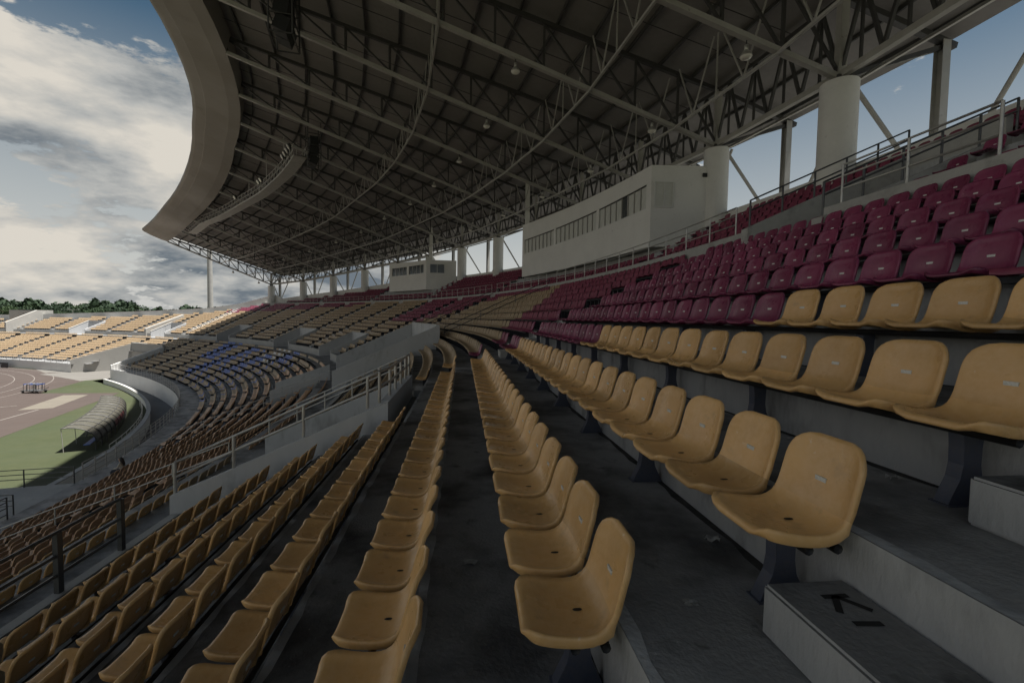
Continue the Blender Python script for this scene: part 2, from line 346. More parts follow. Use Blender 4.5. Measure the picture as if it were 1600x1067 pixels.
# ------------------------------------------------------------------ ground
def build_ground():
    r = 2600; world_mesh('ground', [(-r, -r, -.75), (r, -r, -.75), (r, r, -.75), (-r, r, -.75)], [(0, 1, 2, 3)], M_LAND, kind='structure')
    # the field: one flat lawn inside the sunken road
    edge = [P(q, -22.85, -11) for q in qrange(-30, 112, 3)]+[P(q, -20.2, -11) for q in qrange(114, 200, 4)]+[Vector((-170, 60, 0)), Vector((-170, -40, 0)), Vector((-60, -60, 0))]
    world_mesh('field_grass', edge, [tuple(range(len(edge)))], M_GRASS, kind='structure')
    def sheet(name, pts, z, m):
        return world_mesh(name, [(x, y, z) for x, y in pts], [tuple(range(len(pts)))], m, kind='structure')
    G = ground_pts
    sheet('running_track', [G[k] for k in ('t0', 't1', 't2', 't3', 't4', 't5')]+[(-64.1, 52.0), (-42.6, 34.5), (-30, -40), (-165, -35), (-165, 60), (-165, 98)], .004, M_TRACK)
    sheet('apron', [G[k] for k in ('a0', 'a1', 'a2', 'a3')], .008, M_APRON)
    sheet('runway', [G[k] for k in ('r0', 'r1', 'r2', 'r3')], .012, M_TRACK)
    sheet('sand_pit', [G[k] for k in ('s0', 's1', 's2', 's3')], .016, M_SAND)
    g = Geo()
    cx, cy = -108, 41.5
    for rho in (45.8, 43.6, 41.4, 39.2, 37.0, 34.8):
        n = 90; V = []; F = []
        for i in range(n+1):
            a = math.radians(-60+220*i/n); 
            for rr in (rho-.05, rho+.05): V.append(Vector((cx+rr*math.cos(a), cy+rr*math.sin(a), .009)))
        for i in range(n): F.append((2*i, 2*i+1, 2*i+3, 2*i+2))
        g.add(V, F)
    world_mesh('lane_lines', g.V, g.F, M_LINE, kind='structure')
    g = Geo()
    for a, b, wd in (('l0', 'l1', .1), ('l2', 'l3', .1)):
        A, B = Vector((*G[a], 0)), Vector((*G[b], 0)); d = (B-A).normalized(); n = Vector((-d.y, d.x, 0))*wd
        g.add([Vector((p.x, p.y, .02)) for p in (A-n, A+n, B+n, B-n)], [(0, 1, 2, 3)])
    world_mesh('runway_lines', g.V, g.F, M_LINE, kind='structure')
    V, F = strip(qrange(-40, QMAX, 4), [(17, -11.6), (75, -11.6)]); world_mesh('bounce_ground', V, [tuple(reversed(f)) for f in F], M_BOUNCE, kind='structure')  # unseen ground added behind the stand to set bounce light under the roof
    # moat road, inner kerb wall
    V, F = strip(qrange(-30, 112, 2), [(-20.2, -11.62), (-22.7, -11.62)]); world_mesh('moat_road', V, F, M_ROAD, kind='structure')
    t = thing('moat_wall', P(20, -22.6, -11.6), 'low pale concrete wall along the grass edge of the sunken road', 'wall')
    arc_wall('wall', -10, 106, -22.9, -11.6, -10.35, .25, M_WALL, t)
    arc_wall('coping', -10, 106, -22.95, -10.35, -10.27, .35, M_CONC, t)
    for q in (52, 57, 62): pass
# surveyed corners of the markings on the field, in metres on the ground
ground_pts = {'t0': (-100.6, 88.0), 't1': (-91.1, 84.9), 't2': (-77.6, 83.6), 't3': (-72.3, 80.3), 't4': (-65.4, 64.6), 't5': (-63.9, 60.2), 'a0': (-90.4, 85.0), 'a1': (-89.2, 91.6), 'a2': (-74.8, 84.0), 'a3': (-83.7, 80.3), 'r0': (-64.1, 52.0), 'r1': (-65.1, 59.8), 'r2': (-53.7, 61.2), 'r3': (-42.6, 34.5), 's0': (-54.7, 49.4), 's1': (-59.1, 58.9), 's2': (-56.3, 59.4), 's3': (-52.3, 50.9), 'l0': (-50.4, 41.8), 'l1': (-52.9, 49.9), 'l2': (-59.5, 49.4), 'l3': (-57.4, 51.8)}
build_ground()

# ------------------------------------------------------------------ terraces
def build_terraces():
    marks = [x for v in VOMS for x in v[:2]]+[Q0, Q1]
    g = Geo()
    for r in range(RMIN, RMAX+1):
        w0, w1 = riser_w(r), riser_w(r+1)+(.14 if r == RMAX else 0); z = tread_z(r); zb = tread_z(r-1) if r > RMIN else Z_WALK
        qe = QMAX
        for q in np.arange(100, QMAX, .5):
            if rim(q) < w1: qe = float(q); break
        qs = qbreaks(QMIN, qe, marks, 1.6)
        for a, b in zip(qs, qs[1:]):
            m = (a+b)/2; cut = None
            for va, vb, wb in VOMS:
                if va < m < vb: cut = wb
            lo = w0
            if cut is not None:
                if w1 <= cut+.05: continue
                if w0 < cut: lo = cut
            V = [P(a, lo, z), P(b, lo, z), P(b, w1, z), P(a, w1, z)]; g.add(V, [(3, 2, 1, 0)], 0)
            if lo == w0: g.add([P(a, w0, zb), P(b, w0, zb), P(b, w0, z), P(a, w0, z)], [(0, 3, 2, 1)], 1)
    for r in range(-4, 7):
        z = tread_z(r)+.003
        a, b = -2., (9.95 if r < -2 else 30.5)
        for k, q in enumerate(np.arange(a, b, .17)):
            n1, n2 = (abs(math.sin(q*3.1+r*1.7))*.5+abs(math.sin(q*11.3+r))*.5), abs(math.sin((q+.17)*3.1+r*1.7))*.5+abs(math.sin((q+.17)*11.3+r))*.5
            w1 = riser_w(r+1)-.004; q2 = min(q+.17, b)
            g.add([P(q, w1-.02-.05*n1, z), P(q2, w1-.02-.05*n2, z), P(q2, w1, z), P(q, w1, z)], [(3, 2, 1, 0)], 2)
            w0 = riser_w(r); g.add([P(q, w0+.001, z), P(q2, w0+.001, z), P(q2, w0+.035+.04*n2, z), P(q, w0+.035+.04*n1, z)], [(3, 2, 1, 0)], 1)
    o = world_mesh('middle_terrace', g.V, g.F, None, mats=[M_TREAD, M_RISER, M_GRIME], mi=g.MI, kind='structure')
    # walkway between the tiers and floors of the passages
    g = Geo()
    V, F = strip(qrange(QMIN, QMAX, 2), [(lt_w(0)-.45, Z_WALK), (riser_w(RMIN), Z_WALK)]); g.add(V, [tuple(reversed(f)) for f in F])
    for a, b, wb in VOMS:
        V, F = strip(qrange(a, b, 2), [(riser_w(RMIN), Z_WALK), (wb, Z_WALK)]); g.add(V, [tuple(reversed(f)) for f in F])
    world_mesh('cross_walkway', g.V, g.F, M_TREAD, kind='structure')
    # lower tier
    g = Geo(); marks = [TUN[0], TUN[1], Q0, Q1]+[x for v in LVOM for x in v[:2]]
    for j in range(LT_N):
        w1 = lt_w(j)+.45; w0 = lt_w(j+1)+.45; z = lt_z(j); zt = Z_WALK if j == 0 else lt_z(j-1)
        qs = qbreaks(QMIN, QMAX, marks, 1.8)
        for a, b in zip(qs, qs[1:]):
            m = (a+b)/2
            if TUN[0] < m < TUN[1] and w1 < TUN[2]+.3: continue
            if any(x < m < y and w0 > wb-.1 for x, y, wb in LVOM): continue
            g.add([P(a, w0, z), P(b, w0, z), P(b, w1, z), P(a, w1, z)], [(3, 2, 1, 0)], 0)
            g.add([P(a, w1, z), P(b, w1, z), P(b, w1, zt), P(a, w1, zt)], [(0, 3, 2, 1)], 1)
    zf = lt_z(LT_N-1); wf = lt_w(LT_N)+.45
    for a, b in ((QMIN, TUN[0]), (TUN[1]+2, QMAX)):
        V, F = strip(qrange(a, b, 1.8), [(-20.2, zf), (wf, zf)]); g.add(V, [tuple(reversed(f)) for f in F], 0)
        V, F = strip(qrange(a, b, 1.8), [(-20.2, -11.65), (-20.2, zf)]); g.add(V, [tuple(reversed(f)) for f in F], 2)
    world_mesh('lower_terrace', g.V, g.F, None, mats=[M_TREAD, M_RISER, M_WALL], mi=g.MI, kind='structure')
    # upper tier
    g = Geo()
    for u in range(UP_N):
        w0, w1 = up_w(u)-.75, up_w(u)+.186; z = up_z(u); zb = up_z(u-1) if u else 1.9
        qe = 74
        for q in np.arange(74, 140, .5):
            if rim(q) < w1: break
            qe = float(q)
        qs = qbreaks(QMIN, qe, [Q0, Q1], 1.8)
        parts = [qs] if w1 > GAP_U[2] else [[x for x in qs if x < GAP_U[0]]+[GAP_U[0]], [GAP_U[1]]+[x for x in qs if x > GAP_U[1]]]
        for qq in parts:
            V, F = strip(qq, [(w0, z), (w1, z)]); g.add(V, [tuple(reversed(f)) for f in F], 0)
            V, F = strip(qq, [(w0, zb), (w0, z)]); g.add(V, [tuple(reversed(f)) for f in F], 1)
    for k in range(5):
        g.sector(GAP_U[0]+.16, GAP_U[1]-.16, 8.6+k*.9, 8.6+(k+1)*.9, 1.5, 1.74+.24*k, 0)
    world_mesh('upper_terrace', g.V, g.F, None, mats=[M_TREAD, M_RISER], mi=g.MI, kind='structure')
    # retaining parapet between middle and upper tier, back wall on the rim
    t = thing('parapet', P(10, 8.6, 1.7), 'long grey concrete parapet under the upper railing, above the maroon rows', 'wall')
    arc_wall('wall', QMIN, GAP_U[0], riser_w(RMAX+1)+.13, 1.6, 2.68, .93, M_CONC, t)
    arc_wall('wall', GAP_U[1], 117.5, riser_w(RMAX+1)+.13, 1.6, 2.68, .93, M_CONC, t)
    t = thing('rim_wall', P(60, 16.6, 5), 'grey concrete wall along the back rim of the stand below the sky', 'wall')
    def ztop(q):
        r_ = rim(q); return min(6.75, (up_z((r_-up_w(0))/TRD)+1.05) if r_ > 10 else (rake(r_)+1.1+max(0, .9*(r_-7)/3)))
    arc_wall('wall', QMIN, QMAX, rim, -4, ztop, .3, M_WALL, t, 2)
    return ztop
RIMTOP = build_terraces()

# ------------------------------------------------------------------ walls and railings of the passages
def build_vomitories():
    words = ['nearest passage, left of the yellow rows', 'wide passage with the long sloping parapet', 'third passage along the middle tier', 'fourth passage along the middle tier', 'passage below the last roof column', 'passage in the far sunlit stand', 'leftmost passage in the far sunlit stand']
    for i, (a, b, wb) in enumerate(VOMS):
        up = (.78, 1.5, .75, .75, .75, .75, .75)[i]
        t = thing('vomitory', P(a, wb, Z_WALK), 'grey concrete walls of the '+words[i], 'passage', 'stair passages of the middle tier')
        wk = W_KERB-.05
        prof = [(wk, Z_WALK), (wb+.2, Z_WALK), (wb+.2, rake(wb)+up), (wk, rake(wk)+up)]
        if i == 1: prof = [(wk-.9, Z_WALK), (wb+.2, Z_WALK), (wb+.2, rake(wb)+up), (wk-.9, rake(wk-.9)+up)]
        m = M_VOM
        radial_wall('side_wall', a, prof, .22, m, t); radial_wall('side_wall', b, prof, .22, m, t)
        arc_wall('back_wall', a+.11, b-.11, wb, Z_WALK, rake(wb)+up, .2, m, t)
        if i > 1:
            radial_wall('coping', b, [(wk, rake(wk)+up+.002), (wb+.2, rake(wb)+up+.002), (wb+.2, rake(wb)+up+.07), (wk, rake(wk)+up+.07)], .3, M_CONC, t)
    # front kerbs of the middle tier
    t = thing('tier_kerb', P(5, W_KERB, Z_WALK), 'dark concrete kerb at the foot of the near yellow rows', 'kerb')
    edges = [QMIN]+[x for v in VOMS for x in v[:2]]+[QMAX]
    for k in range(0, len(edges), 2):
        if edges[k] < 196: arc_wall('kerb_block', edges[k]+(.12 if k else 0), min(edges[k+1], 196)-.12, W_KERB-.02, Z_WALK, tread_z(RMIN)+.1, .17, M_CONC, t)
    # railings round the near passage
    a, b, wb = VOMS[0]; wk = W_KERB
    base = [P(a, wk+(wb-wk)*f, rake(wk+(wb-wk)*f)+.78) for f in (0, .28, .62, .94, 1)]
    base += [P(q, wb+.1, rake(wb)+.78) for q in (10.9, 11.8, 12.8, 13.8, 14.7)]
    railing('thick double rail on the wall of the nearest passage', base, .66, (1, .52), r=.032, post_r=.035)
    base = [P(b+.1, wk+(wb-wk)*f, rake(wk+(wb-wk)*f)+.78) for f in (0, .2, .4, .6, .8, 1)]
    railing('thin double rail on the far wall of the nearest passage', base, .62, (1, .55), r=.025, post_r=.026)
    # kerb rail of the near block
    base = [P(q, W_KERB+.05, tread_z(RMIN)+.1) for q in (-1.2, .6, 2.2, 3.9, 5.6, 7.25, 8.5)]
    railing('dark steel railing along the foot of the nearest rows', base, .92, (1, .62, .3), M_DRAIL, r=.026, post_r=.04, square=True)
    # front railing of the lower tier, in lengths
    n = 0; names = ['near stretch left of the ramp', 'stretch passing the team shelters', 'stretch round the bend', 'far stretch up to the tunnel']
    zf = lt_z(LT_N-1)
    for (x, y) in ((-6, 24.5), (31, 52), (52.2, 78), (78.2, 112.5)):
        base = [P(q, -20.1, zf) for q in qrange(x, y, 1.55)]
        railing('front railing of the lower tier, '+names[n], base, 1.0, (1, .78, .52, .22), M_STEEL if n else M_DRAIL, r=.022, post_r=.03, group='front railing of the lower tier'); n += 1
    base = [P(q, -20.1, zf) for q in qrange(132, 200, 2.2)]
    railing('front railing of the far sunlit stand', base, 1.0, (1, .5), M_STEEL, r=.022, post_r=.03)
    # handrails down the aisles
    for q, lab in ((17., 'long handrail down the lower tier aisle nearest the camera'), (37., 'long handrail down the lower tier below the blue seats'), (112.6, 'handrail beside the field tunnel')):
        base = [P(q+.0, lt_w(j)-.3, lt_z(j)) for j in range(0, LT_N, 1)]
        railing(lab, base, .95, (1, .62), r=.024, post_r=.024, every=2)
    for q, w0, w1, lab in ((32.6, .4, 8.4, 'dark handrail down the aisle between yellow and red seats'), (44.6, -.1, 8.4, 'dark handrail down the aisle left of the yellow block'), (120.5, -5.4, 5.6, 'pale handrail down the last aisle before the sunlit stand')):
        base = [P(q, w0+(w1-w0)*f, rake(w0+(w1-w0)*f)) for f in [i/9 for i in range(10)]]
        railing(lab, base, .95, (1, .62), M_DRAIL if q < 100 else M_RAIL, r=.03, post_r=.025, every=3)
    # parapet railing
    spans = [(-6, 4.5), (6.4, 9.4), (13.35, 31.3), (33.2, 44), (45.3, 62), (63, 82), (83, 100), (101, 116)]
    labs = ['at the right edge of the frame', 'beside the dark stair wall', 'in front of the long press box', 'above the yellow block', 'left of the yellow block', 'in front of the small control box', 'beyond the small control box', 'under the last roof columns']
    for (x, y), l in zip(spans, labs):
        railing('upper parapet railing '+l, [P(q, 8.45, 2.68) for q in qrange(x, y, 1.55)], .88, (1, .72, .4) if x < 20 else (1, .5), M_RAIL, r=.022, post_r=.026, group='upper parapet railing')
    # stair walls cut into the upper tier, near right
    t = thing('stair_wall', P(9.9, 9, 2), 'dark grey sloping side wall of the upper stair, beyond the maroon rows', 'wall')
    radial_wall('wall', GAP_U[1], [(8.15, 1.5), (13.4, 1.5), (13.4, 5.15), (8.15, 2.72)], .3, M_CONC, t)
    arc_wall('end_wall', GAP_U[0]+.15, GAP_U[1]-.15, GAP_U[2], 1.5, 5.2, .2, M_CONC, t)
    t = thing('stair_wall', P(8, 9, 2), 'dark grey stair wall with pale end post at the upper right', 'wall')
    radial_wall('wall', GAP_U[0], [(8.15, 1.5), (13.4, 1.5), (13.4, 4.8), (8.15, 2.45)], .3, M_CONC, t)
    railing('sloping handrail on the upper stair wall', [P(GAP_U[1], 8.3+f*5, 2.8+f*2.3) for f in (0, .2, .4, .6, .8, 1)], .75, (1, .6), M_DRAIL, r=.026, post_r=.028)
    railing('short sloping handrail at the upper right', [P(GAP_U[0], 8.3+f*5, 2.53+f*2.24) for f in (0, .2, .4, .6, .8, 1)], .75, (1, .6), M_DRAIL, r=.026, post_r=.028)
    # lower tier passage blocks
    for i, (a, b, wb) in enumerate(LVOM):
        t = thing('lower_passage', P(a, wb, -7), ('grey concrete passage box cut into the lower tier below the blue seats', 'small concrete passage box high in the blue-dotted block')[i], 'passage')
        prof = [(lt_w(0)+.4, -8.5), (lt_w(0)+.4, Z_WALK+.9), (wb, rake(wb)+.9+.55), (wb, -8.5)]
        prof = [(lt_w(0)+.4, -8.), (lt_w(0)+.4, Z_WALK+.75), (wb-.1, lt_z(3)+.9), (wb-.1, -8.)]
        radial_wall('side_wall', a, prof, .22, M_VOM, t); radial_wall('side_wall', b, prof, .22, M_VOM, t)
        V, F = strip(qrange(a, b, 1.5), [(wb-.1, lt_z(3)+.02), (lt_w(0)+.4, lt_z(3)+.02)]); world_mesh('floor', V, [tuple(reversed(f)) for f in F], M_CONC, t)
    # field tunnel
    t = thing('field_tunnel', P(125, -15, -11), 'white painted concrete walls of the field tunnel under the sunlit stand', 'tunnel')
    def slab(name, A, B, za, zb, m):
        A = Vector(A); B = Vector(B); d = (B-A).normalized(); n = Vector((-d.y, d.x, 0))*.2
        lo = -11.65+GZ
        V = [Vector((p.x, p.y, z)) for p, zt in ((A-n, za), (A+n, za), (B+n, zb), (B-n, zb)) for z in (lo, zt+GZ)]
        world_mesh(name, V, [(0, 2, 4, 6), (1, 7, 5, 3), (0, 1, 3, 2), (2, 3, 5, 4), (4, 5, 7, 6), (6, 7, 1, 0)], m, t)
    slab('side_wall', P(131, -20.1, 0), P(126.3, -12.6, 0), -8.7, -5.9, M_WHITE)
    slab('side_wall', P(113.5, -20.1, 0), P(113.5, -12.6, 0), -8.8, -6.0, M_WALL)
    slab('back_wall', P(126.3, -12.5, 0), P(113.5, -12.5, 0), -5.7, -5.7, M_WHITE)
    V, F = strip([113.5, 118, 122, 127, 132], [(-24, -10.985), (-12.5, -10.985)]); world_mesh('tunnel_floor', V, [tuple(reversed(f)) for f in F], M_APRON, t)
    # KI step and other half steps of the near aisle
    def bevbox(name, M, sx, sy, sz, m, parent):
        bm = bmesh.new(); bmesh.ops.create_cube(bm, size=1, matrix=Matrix.Diagonal((sx, sy, sz, 1)))
        bmesh.ops.bevel(bm, geom=bm.edges[:], offset=.012, segments=2, affect='EDGES')
        me = bpy.data.meshes.new(name); bm.to_mesh(me); bm.free(); me.materials.append(m); me.materials.append(M_STEP)
        for p in me.polygons: p.material_index = 1 if p.normal.z > .9 else 0
        return link(name, me, parent, M)
    labs = {1: 'concrete half step with the black letters KI painted on top', 2: 'pale concrete half step at the right edge of the frame', 0: 'concrete half step in the aisle below the KI step', -1: 'second concrete half step below the KI step', 3: 'concrete half step above the right edge step'}
    for r in (-2, -1, 0, 1, 2, 3):
        z = tread_z(r); w1 = riser_w(r+1); d = .36
        if r == -2: labs[r] = 'lowest concrete half step in the near aisle'
        q0, q1 = .1, 1.69
        t = thing('step_block', P((q0+q1)/2, w1-d/2, z), labs[r], 'step', 'half steps of the near aisle')
        bevbox('block', frame((q0+q1)/2, w1-d/2-.004, z+.108), q1-q0, d, .212, M_RISER, t)
        if r == 1:
            def stroke(name, segs, wd, zz=z+.2165):
                g = Geo()
                for a, b in segs:
                    A = P(a[0], a[1], zz); B = P(b[0], b[1], zz); dd = (B-A).normalized(); n = Vector((-dd.y, dd.x, 0))*wd/2
                    g.add([A-n, B-n, B+n, A+n], [(0, 1, 2, 3)])
                o = world_mesh(name, g.V, g.F, M_LETTER, t); return o
            stroke('letter_k', [((1.575, w1-.195), (1.575, w1-.085)), ((1.577, w1-.14), (1.48, w1-.205)), ((1.577, w1-.14), (1.48, w1-.07))], .026)
            stroke('letter_i', [((1.42, w1-.205), (1.41, w1-.1))], .026)
    # joined half steps of the other aisles
    g = Geo()
    for q in AISLE_M[1:]:
        for r in range(RMIN, RMAX):
            if in_vom(q, seat_w(r)) or riser_w(r+1)+1 > rim(q): continue
            g.sector(q-.5, q+.5, riser_w(r+1)-.36, riser_w(r+1)-.003, tread_z(r), tread_z(r)+.212, 0, 2)
    world_mesh('aisle_steps', g.V, g.F, M_CONC, kind='structure')
build_vomitories()
# ------------------------------------------------------------------ seats
CTRL = [(.272, -.018), (.268, .008), (.245, .023), (.2, .018), (.13, .003), (.06, -.006), (0, -.007), (-.045, .004), (-.08, .028), (-.105, .067), (-.121, .118), (-.136, .178), (-.153, .238), (-.171, .29), (-.19, .326), (-.208, .342)]
def resample(ctrl, n):
    """even-ended cosine resampling of a Catmull-Rom curve: points crowd at both ends where the outline rounds"""
    c = [np.array(p) for p in ctrl]; c = [2*c[0]-c[1]]+c+[2*c[-1]-c[-2]]; fine = []
    for i in range(1, len(c)-2):
        for t in np.linspace(0, 1, 12, endpoint=False):
            p0, p1, p2, p3 = c[i-1:i+3]; fine.append(.5*((2*p1)+(-p0+p2)*t+(2*p0-5*p1+4*p2-p3)*t*t+(-p0+3*p1-3*p2+p3)*t**3))
    fine.append(c[-2]); fine = np.array(fine); L_ = np.concatenate([[0], np.cumsum(np.linalg.norm(np.diff(fine, axis=0), axis=1))])
    u = np.linspace(0, 1, n); u = .55*u+.45*(.5-.5*np.cos(np.pi*u)); return [(float(np.interp(x*L_[-1], L_, fine[:, 0])), float(np.interp(x*L_[-1], L_, fine[:, 1]))) for x in u]
def seat_shell(nt=15, ns=26, rim=True):
    """moulded bucket: verts, faces, part of each face (0 pan, 1 back)"""
    pr = [Vector((0, y, z)) for y, z in resample(CTRL, ns)]; n = ns
    nb = next(i for i, p in enumerate(pr) if p.z > .035 and p.y < 0)         # first station of the back
    s = [0]
    for a, b in zip(pr, pr[1:]): s.append(s[-1]+(b-a).length)
    S = s[-1]; V = []; F = []; part = []
    def inset(d, r): return 0 if d >= r else r*(1-math.sqrt(max(0, 1-((r-d)/r)**2)))
    NR = []
    for i, p in enumerate(pr):
        tn = (pr[min(i+1, n-1)]-pr[max(i-1, 0)]).normalized(); nr = Vector((0, tn.z, -tn.y)); NR.append(nr)
        full = .216-.014*s[i]/S
        h = full-max(inset(s[i]+.003, .135), inset(S-s[i]+.003, .14))
        for k in range(nt):
            t = -1+2*k/(nt-1); tt = math.copysign(abs(t)**.8, t); e = min(1, min(s[i], S-s[i])/.06)
            dish = e*(-.018*(1-t*t)+.012*max(0, abs(t)-.7)/.3); q = p+nr*dish; V.append(Vector((h*tt, q.y, q.z)))
    for i in range(n-1):
        for k in range(nt-1):
            F.append((i*nt+k, i*nt+k+1, (i+1)*nt+k+1, (i+1)*nt+k)); part.append(0 if i < nb else 1)
    loop = [k for k in range(nt)]+[i*nt+nt-1 for i in range(1, n)]+[(n-1)*nt+k for k in range(nt-2, -1, -1)]+[i*nt for i in range(n-2, 0, -1)]
    m = len(loop); rows = [loop]
    # outward direction of the outline at each rim vertex, in the shell's own surface
    flat = {vi: Vector((V[vi].x, s[vi//nt])) for vi in loop}
    outd = []
    for x in range(m):
        a = flat[loop[x-1]]; b = flat[loop[(x+1) % m]]; d = b-a; o = Vector((d.y, -d.x))
        if o.length < 1e-6: o = Vector((0, -1))
        o.normalize(); c = flat[loop[x]]-Vector((0, S/2))
        if o.dot(Vector((c.x, c.y*.5))) < 0: o = -o
        outd.append(o)
    for out, down in ((.006, .006), (.009, .018), (.007, .038), (-.002, .052)) if rim else ((0, .035),):
        new = []
        for x, vi in enumerate(loop):
            i = vi//nt; tn = (pr[min(i+1, n-1)]-pr[max(i-1, 0)]).normalized(); o = outd[x]
            dn = down*(.6 if i >= nb else 1)
            new.append(len(V)); V.append(V[vi]+Vector((o.x*out, 0, 0))+tn*(o.y*out)-NR[i]*dn)
        rows.append(new)
    for a, b in zip(rows, rows[1:]):
        for x in range(m):
            y = (x+1) % m; F.append((a[y], a[x], b[x], b[y])); part.append(0 if max(loop[x]//nt, loop[y]//nt) <= nb else 1)
    return V, F, part
def seat_meshes(m, tagname):
    V, F, part = seat_shell()
    full = mesh_of(V, F, m, 'shell', True)
    bm = bmesh.new(); bm.from_mesh(full); bmesh.ops.recalc_face_normals(bm, faces=bm.faces[:]); bm.to_mesh(full); bm.free()
    # upward orientation
    vn = [v.normal.copy() for v in full.vertices]
    out = []
    for pid, nm in ((0, 'seat_pan'), (1, 'backrest')):
        idx = {}; vv = []; ff = []; nn = []
        for pi, p in enumerate(full.polygons):
            if part[pi] != pid: continue
            f = []
            for vi in p.vertices:
                if vi not in idx: idx[vi] = len(vv); vv.append(full.vertices[vi].co.copy()); nn.append(vn[vi])
                f.append(idx[vi])
            ff.append(tuple(f))
        me = mesh_of(vv, ff, m, nm+tagname, True); me.normals_split_custom_set_from_vertices([tuple(x) for x in nn]); out.append(me)
    bpy.data.meshes.remove(full)
    return out
g = Geo(); g.box((-.03, -.152, .147), (.03, -.1448, .167))
ME_PLATE = mesh_of(g.V, g.F, M_PLATE, 'number_plate')
def ring_mesh():
    V = [Vector((.011*math.cos(a), .024*math.sin(a), -.0215)) for a in [2*math.pi*i/10 for i in range(10)]]; return mesh_of(V, [tuple(range(10))], M_BLACK, 'drain_slot')
ME_HOLE = ring_mesh()
ME_S = {'y': seat_meshes(M_YEL, '_yellow'), 'm': seat_meshes(M_MAR, '_maroon'), 'o': seat_meshes(M_TER, '_terracotta'), 'b': seat_meshes(M_BLU, '_blue')}
# light version for the thousands of seats beyond
def low_seat():
    pr = [(.265, -.04), (.262, .01), (.19, .015), (0, -.006), (-.07, .01), (-.118, .1), (-.15, .23), (-.2, .335)]; n = len(pr); hw = [.19, .2, .215, .215, .215, .212, .205, .15]
    V = []; F = []
    for (y, z), h in zip(pr, hw): V += [(-h, y, z), (-h*.45, y, z-.012), (h*.45, y, z-.012), (h, y, z)]
    for i in range(n-1):
        for k in range(3): F.append((i*4+k, i*4+k+1, (i+1)*4+k+1, (i+1)*4+k))
    b = len(V)
    for i in range(1, n):                          # side skirts and thickness
        y, z = pr[i]; dy, dz = (0, -.045) if i < 4 else (-.035, -.02)
        V += [(-hw[i], y+dy, z+dz), (hw[i], y+dy, z+dz)]
    for i in range(1, n-1):
        j = b+(i-1)*2; F.append((i*4, (i+1)*4, j+2, j)); F.append(((i+1)*4+3, i*4+3, j+1, j+3))
    return V, F
LV, LF = low_seat(); LNV = len(LV)
LB = Geo(); LB.box((-.27, -.06, -.1), (.27, .08, -.05)); LB.box((-.02, -.08, -.44), (.02, .06, -.1))
ARR_V = np.array([list(v) for v in LV]+[list(v) for v in LB.V]); ARR_F = [tuple(f) for f in LF]+[tuple(i+LNV for i in f) for f in LB.F]; ARR_MI = [0]*len(LF)+[1]*len(LB.F)

OFFS = {-2: 2.11, -1: 2.07, 0: 1.925, 1: 1.83, 2: 1.82, 3: 1.80, 4: 1.86, 5: 1.825, 6: 1.75, 7: 1.73, 8: 1.79}
def mid_colour(r, q):
    if q < 15.0:
        lim = {-9: 0}.get(r, None)
        if r <= 0: return 'y'
        return 'y' if q < {1: 12.4, 2: 8.1, 3: 4.6}.get(r, -99) else 'm'
    if q < 32: return 'm' if (r >= 0 and q < 16.6+1.45*r+2.0*(r > 1)) else 'y'
    if q < 44.6: return 'm' if r >= 8 or (r == 7 and q > 41) else 'y'
    if q < 62: return 'm' if r >= 2+max(0, (50-q)*.55) else 'y'
    if 82 < q < 124: return 'm' if r > 7.2-(q-82)*.085 else 'y'
    return 'y'
def lower_colour(j, q):
    if 58 < q < 106:
        k = int((q-58)/.52)
        if 84+.0 < q-(.35*(j-5)) < 88.5 and 1 <= j <= 9: return 'b'
        if 74 < q-(.3*(j-5)) < 77.5 and 2 <= j <= 7: return 'b'
        if 93 < q+.4*j < 99 and 0 <= j <= 5: return 'b'
        if 66 < q < 70 and j <= 2: return 'b'
        if 70.5 < q < 77 and j <= 3: return 'w' if (k//2+j) % 2 else 'y'
        if q < 86 and j >= 1 and (k+3*j) % 9 < 2: return 'b'
    if q < 10.6 and j == 1 and int(q/.5) % 5 in (1, 2): return 'b'
    return 'o' if (j > 1 and q < 56) or 17 < q < 52 else 'y'
SEATS = []           # (colour, q, w, z, tier, row, block, index)
def fill_row(tier, row, w, z, blocks, colf, skip):
    for bi, (a, b) in enumerate(blocks):
        q = a; i = 0
        while q <= b:
            if not skip(q, w): SEATS.append((colf(row, q), q, w, z, tier, row, bi, i)); i += 1
            q += .5/(1+w*kappa(q))
def build_blocks(aisles, q_end, gap=.85):
    a = sorted(aisles); return [(x+gap, min(y, q_end)-gap) for x, y in zip(a, a[1:]+[q_end+gap]) if x < q_end-1.5]
for r in range(RMIN, RMAX+1):
    qe = QMAX
    for q in np.arange(75, QMAX, .5):
        if rim(q) < seat_w(r)+.75: qe = float(q); break
    bl = build_blocks(AISLE_M, qe)
    st = OFFS.get(r, 2.05); bl[0] = (st, 14.35 if r > -2 else (9.2 if r == -2 else 9.75)); bl[1:1] = [] if r > -2 else [(15.6, 15.6)]
    fill_row('m', r, seat_w(r), tread_z(r)+.436, [bl[0]]+[x for x in bl[1:] if x[1]-x[0] > .6], mid_colour, lambda q, w: q > 9.9 and in_vom(q, w))
AISLE_L = [-9., 17., 37.]+[45.+8.4*k for k in range(20)]
for j in range(LT_N):
    def skl(q, w):
        if TUN[0]-.4 < q < TUN[1]+.3+max(0, (-w-14)*.55) and w < TUN[2]+.5: return True
        return any(a-.4 < q < b+.4 and w > wb-.2 for a, b, wb in LVOM)
    fill_row('l', j, lt_w(j), lt_z(j)+.43, build_blocks(AISLE_L, QMAX-4), lower_colour, skl)
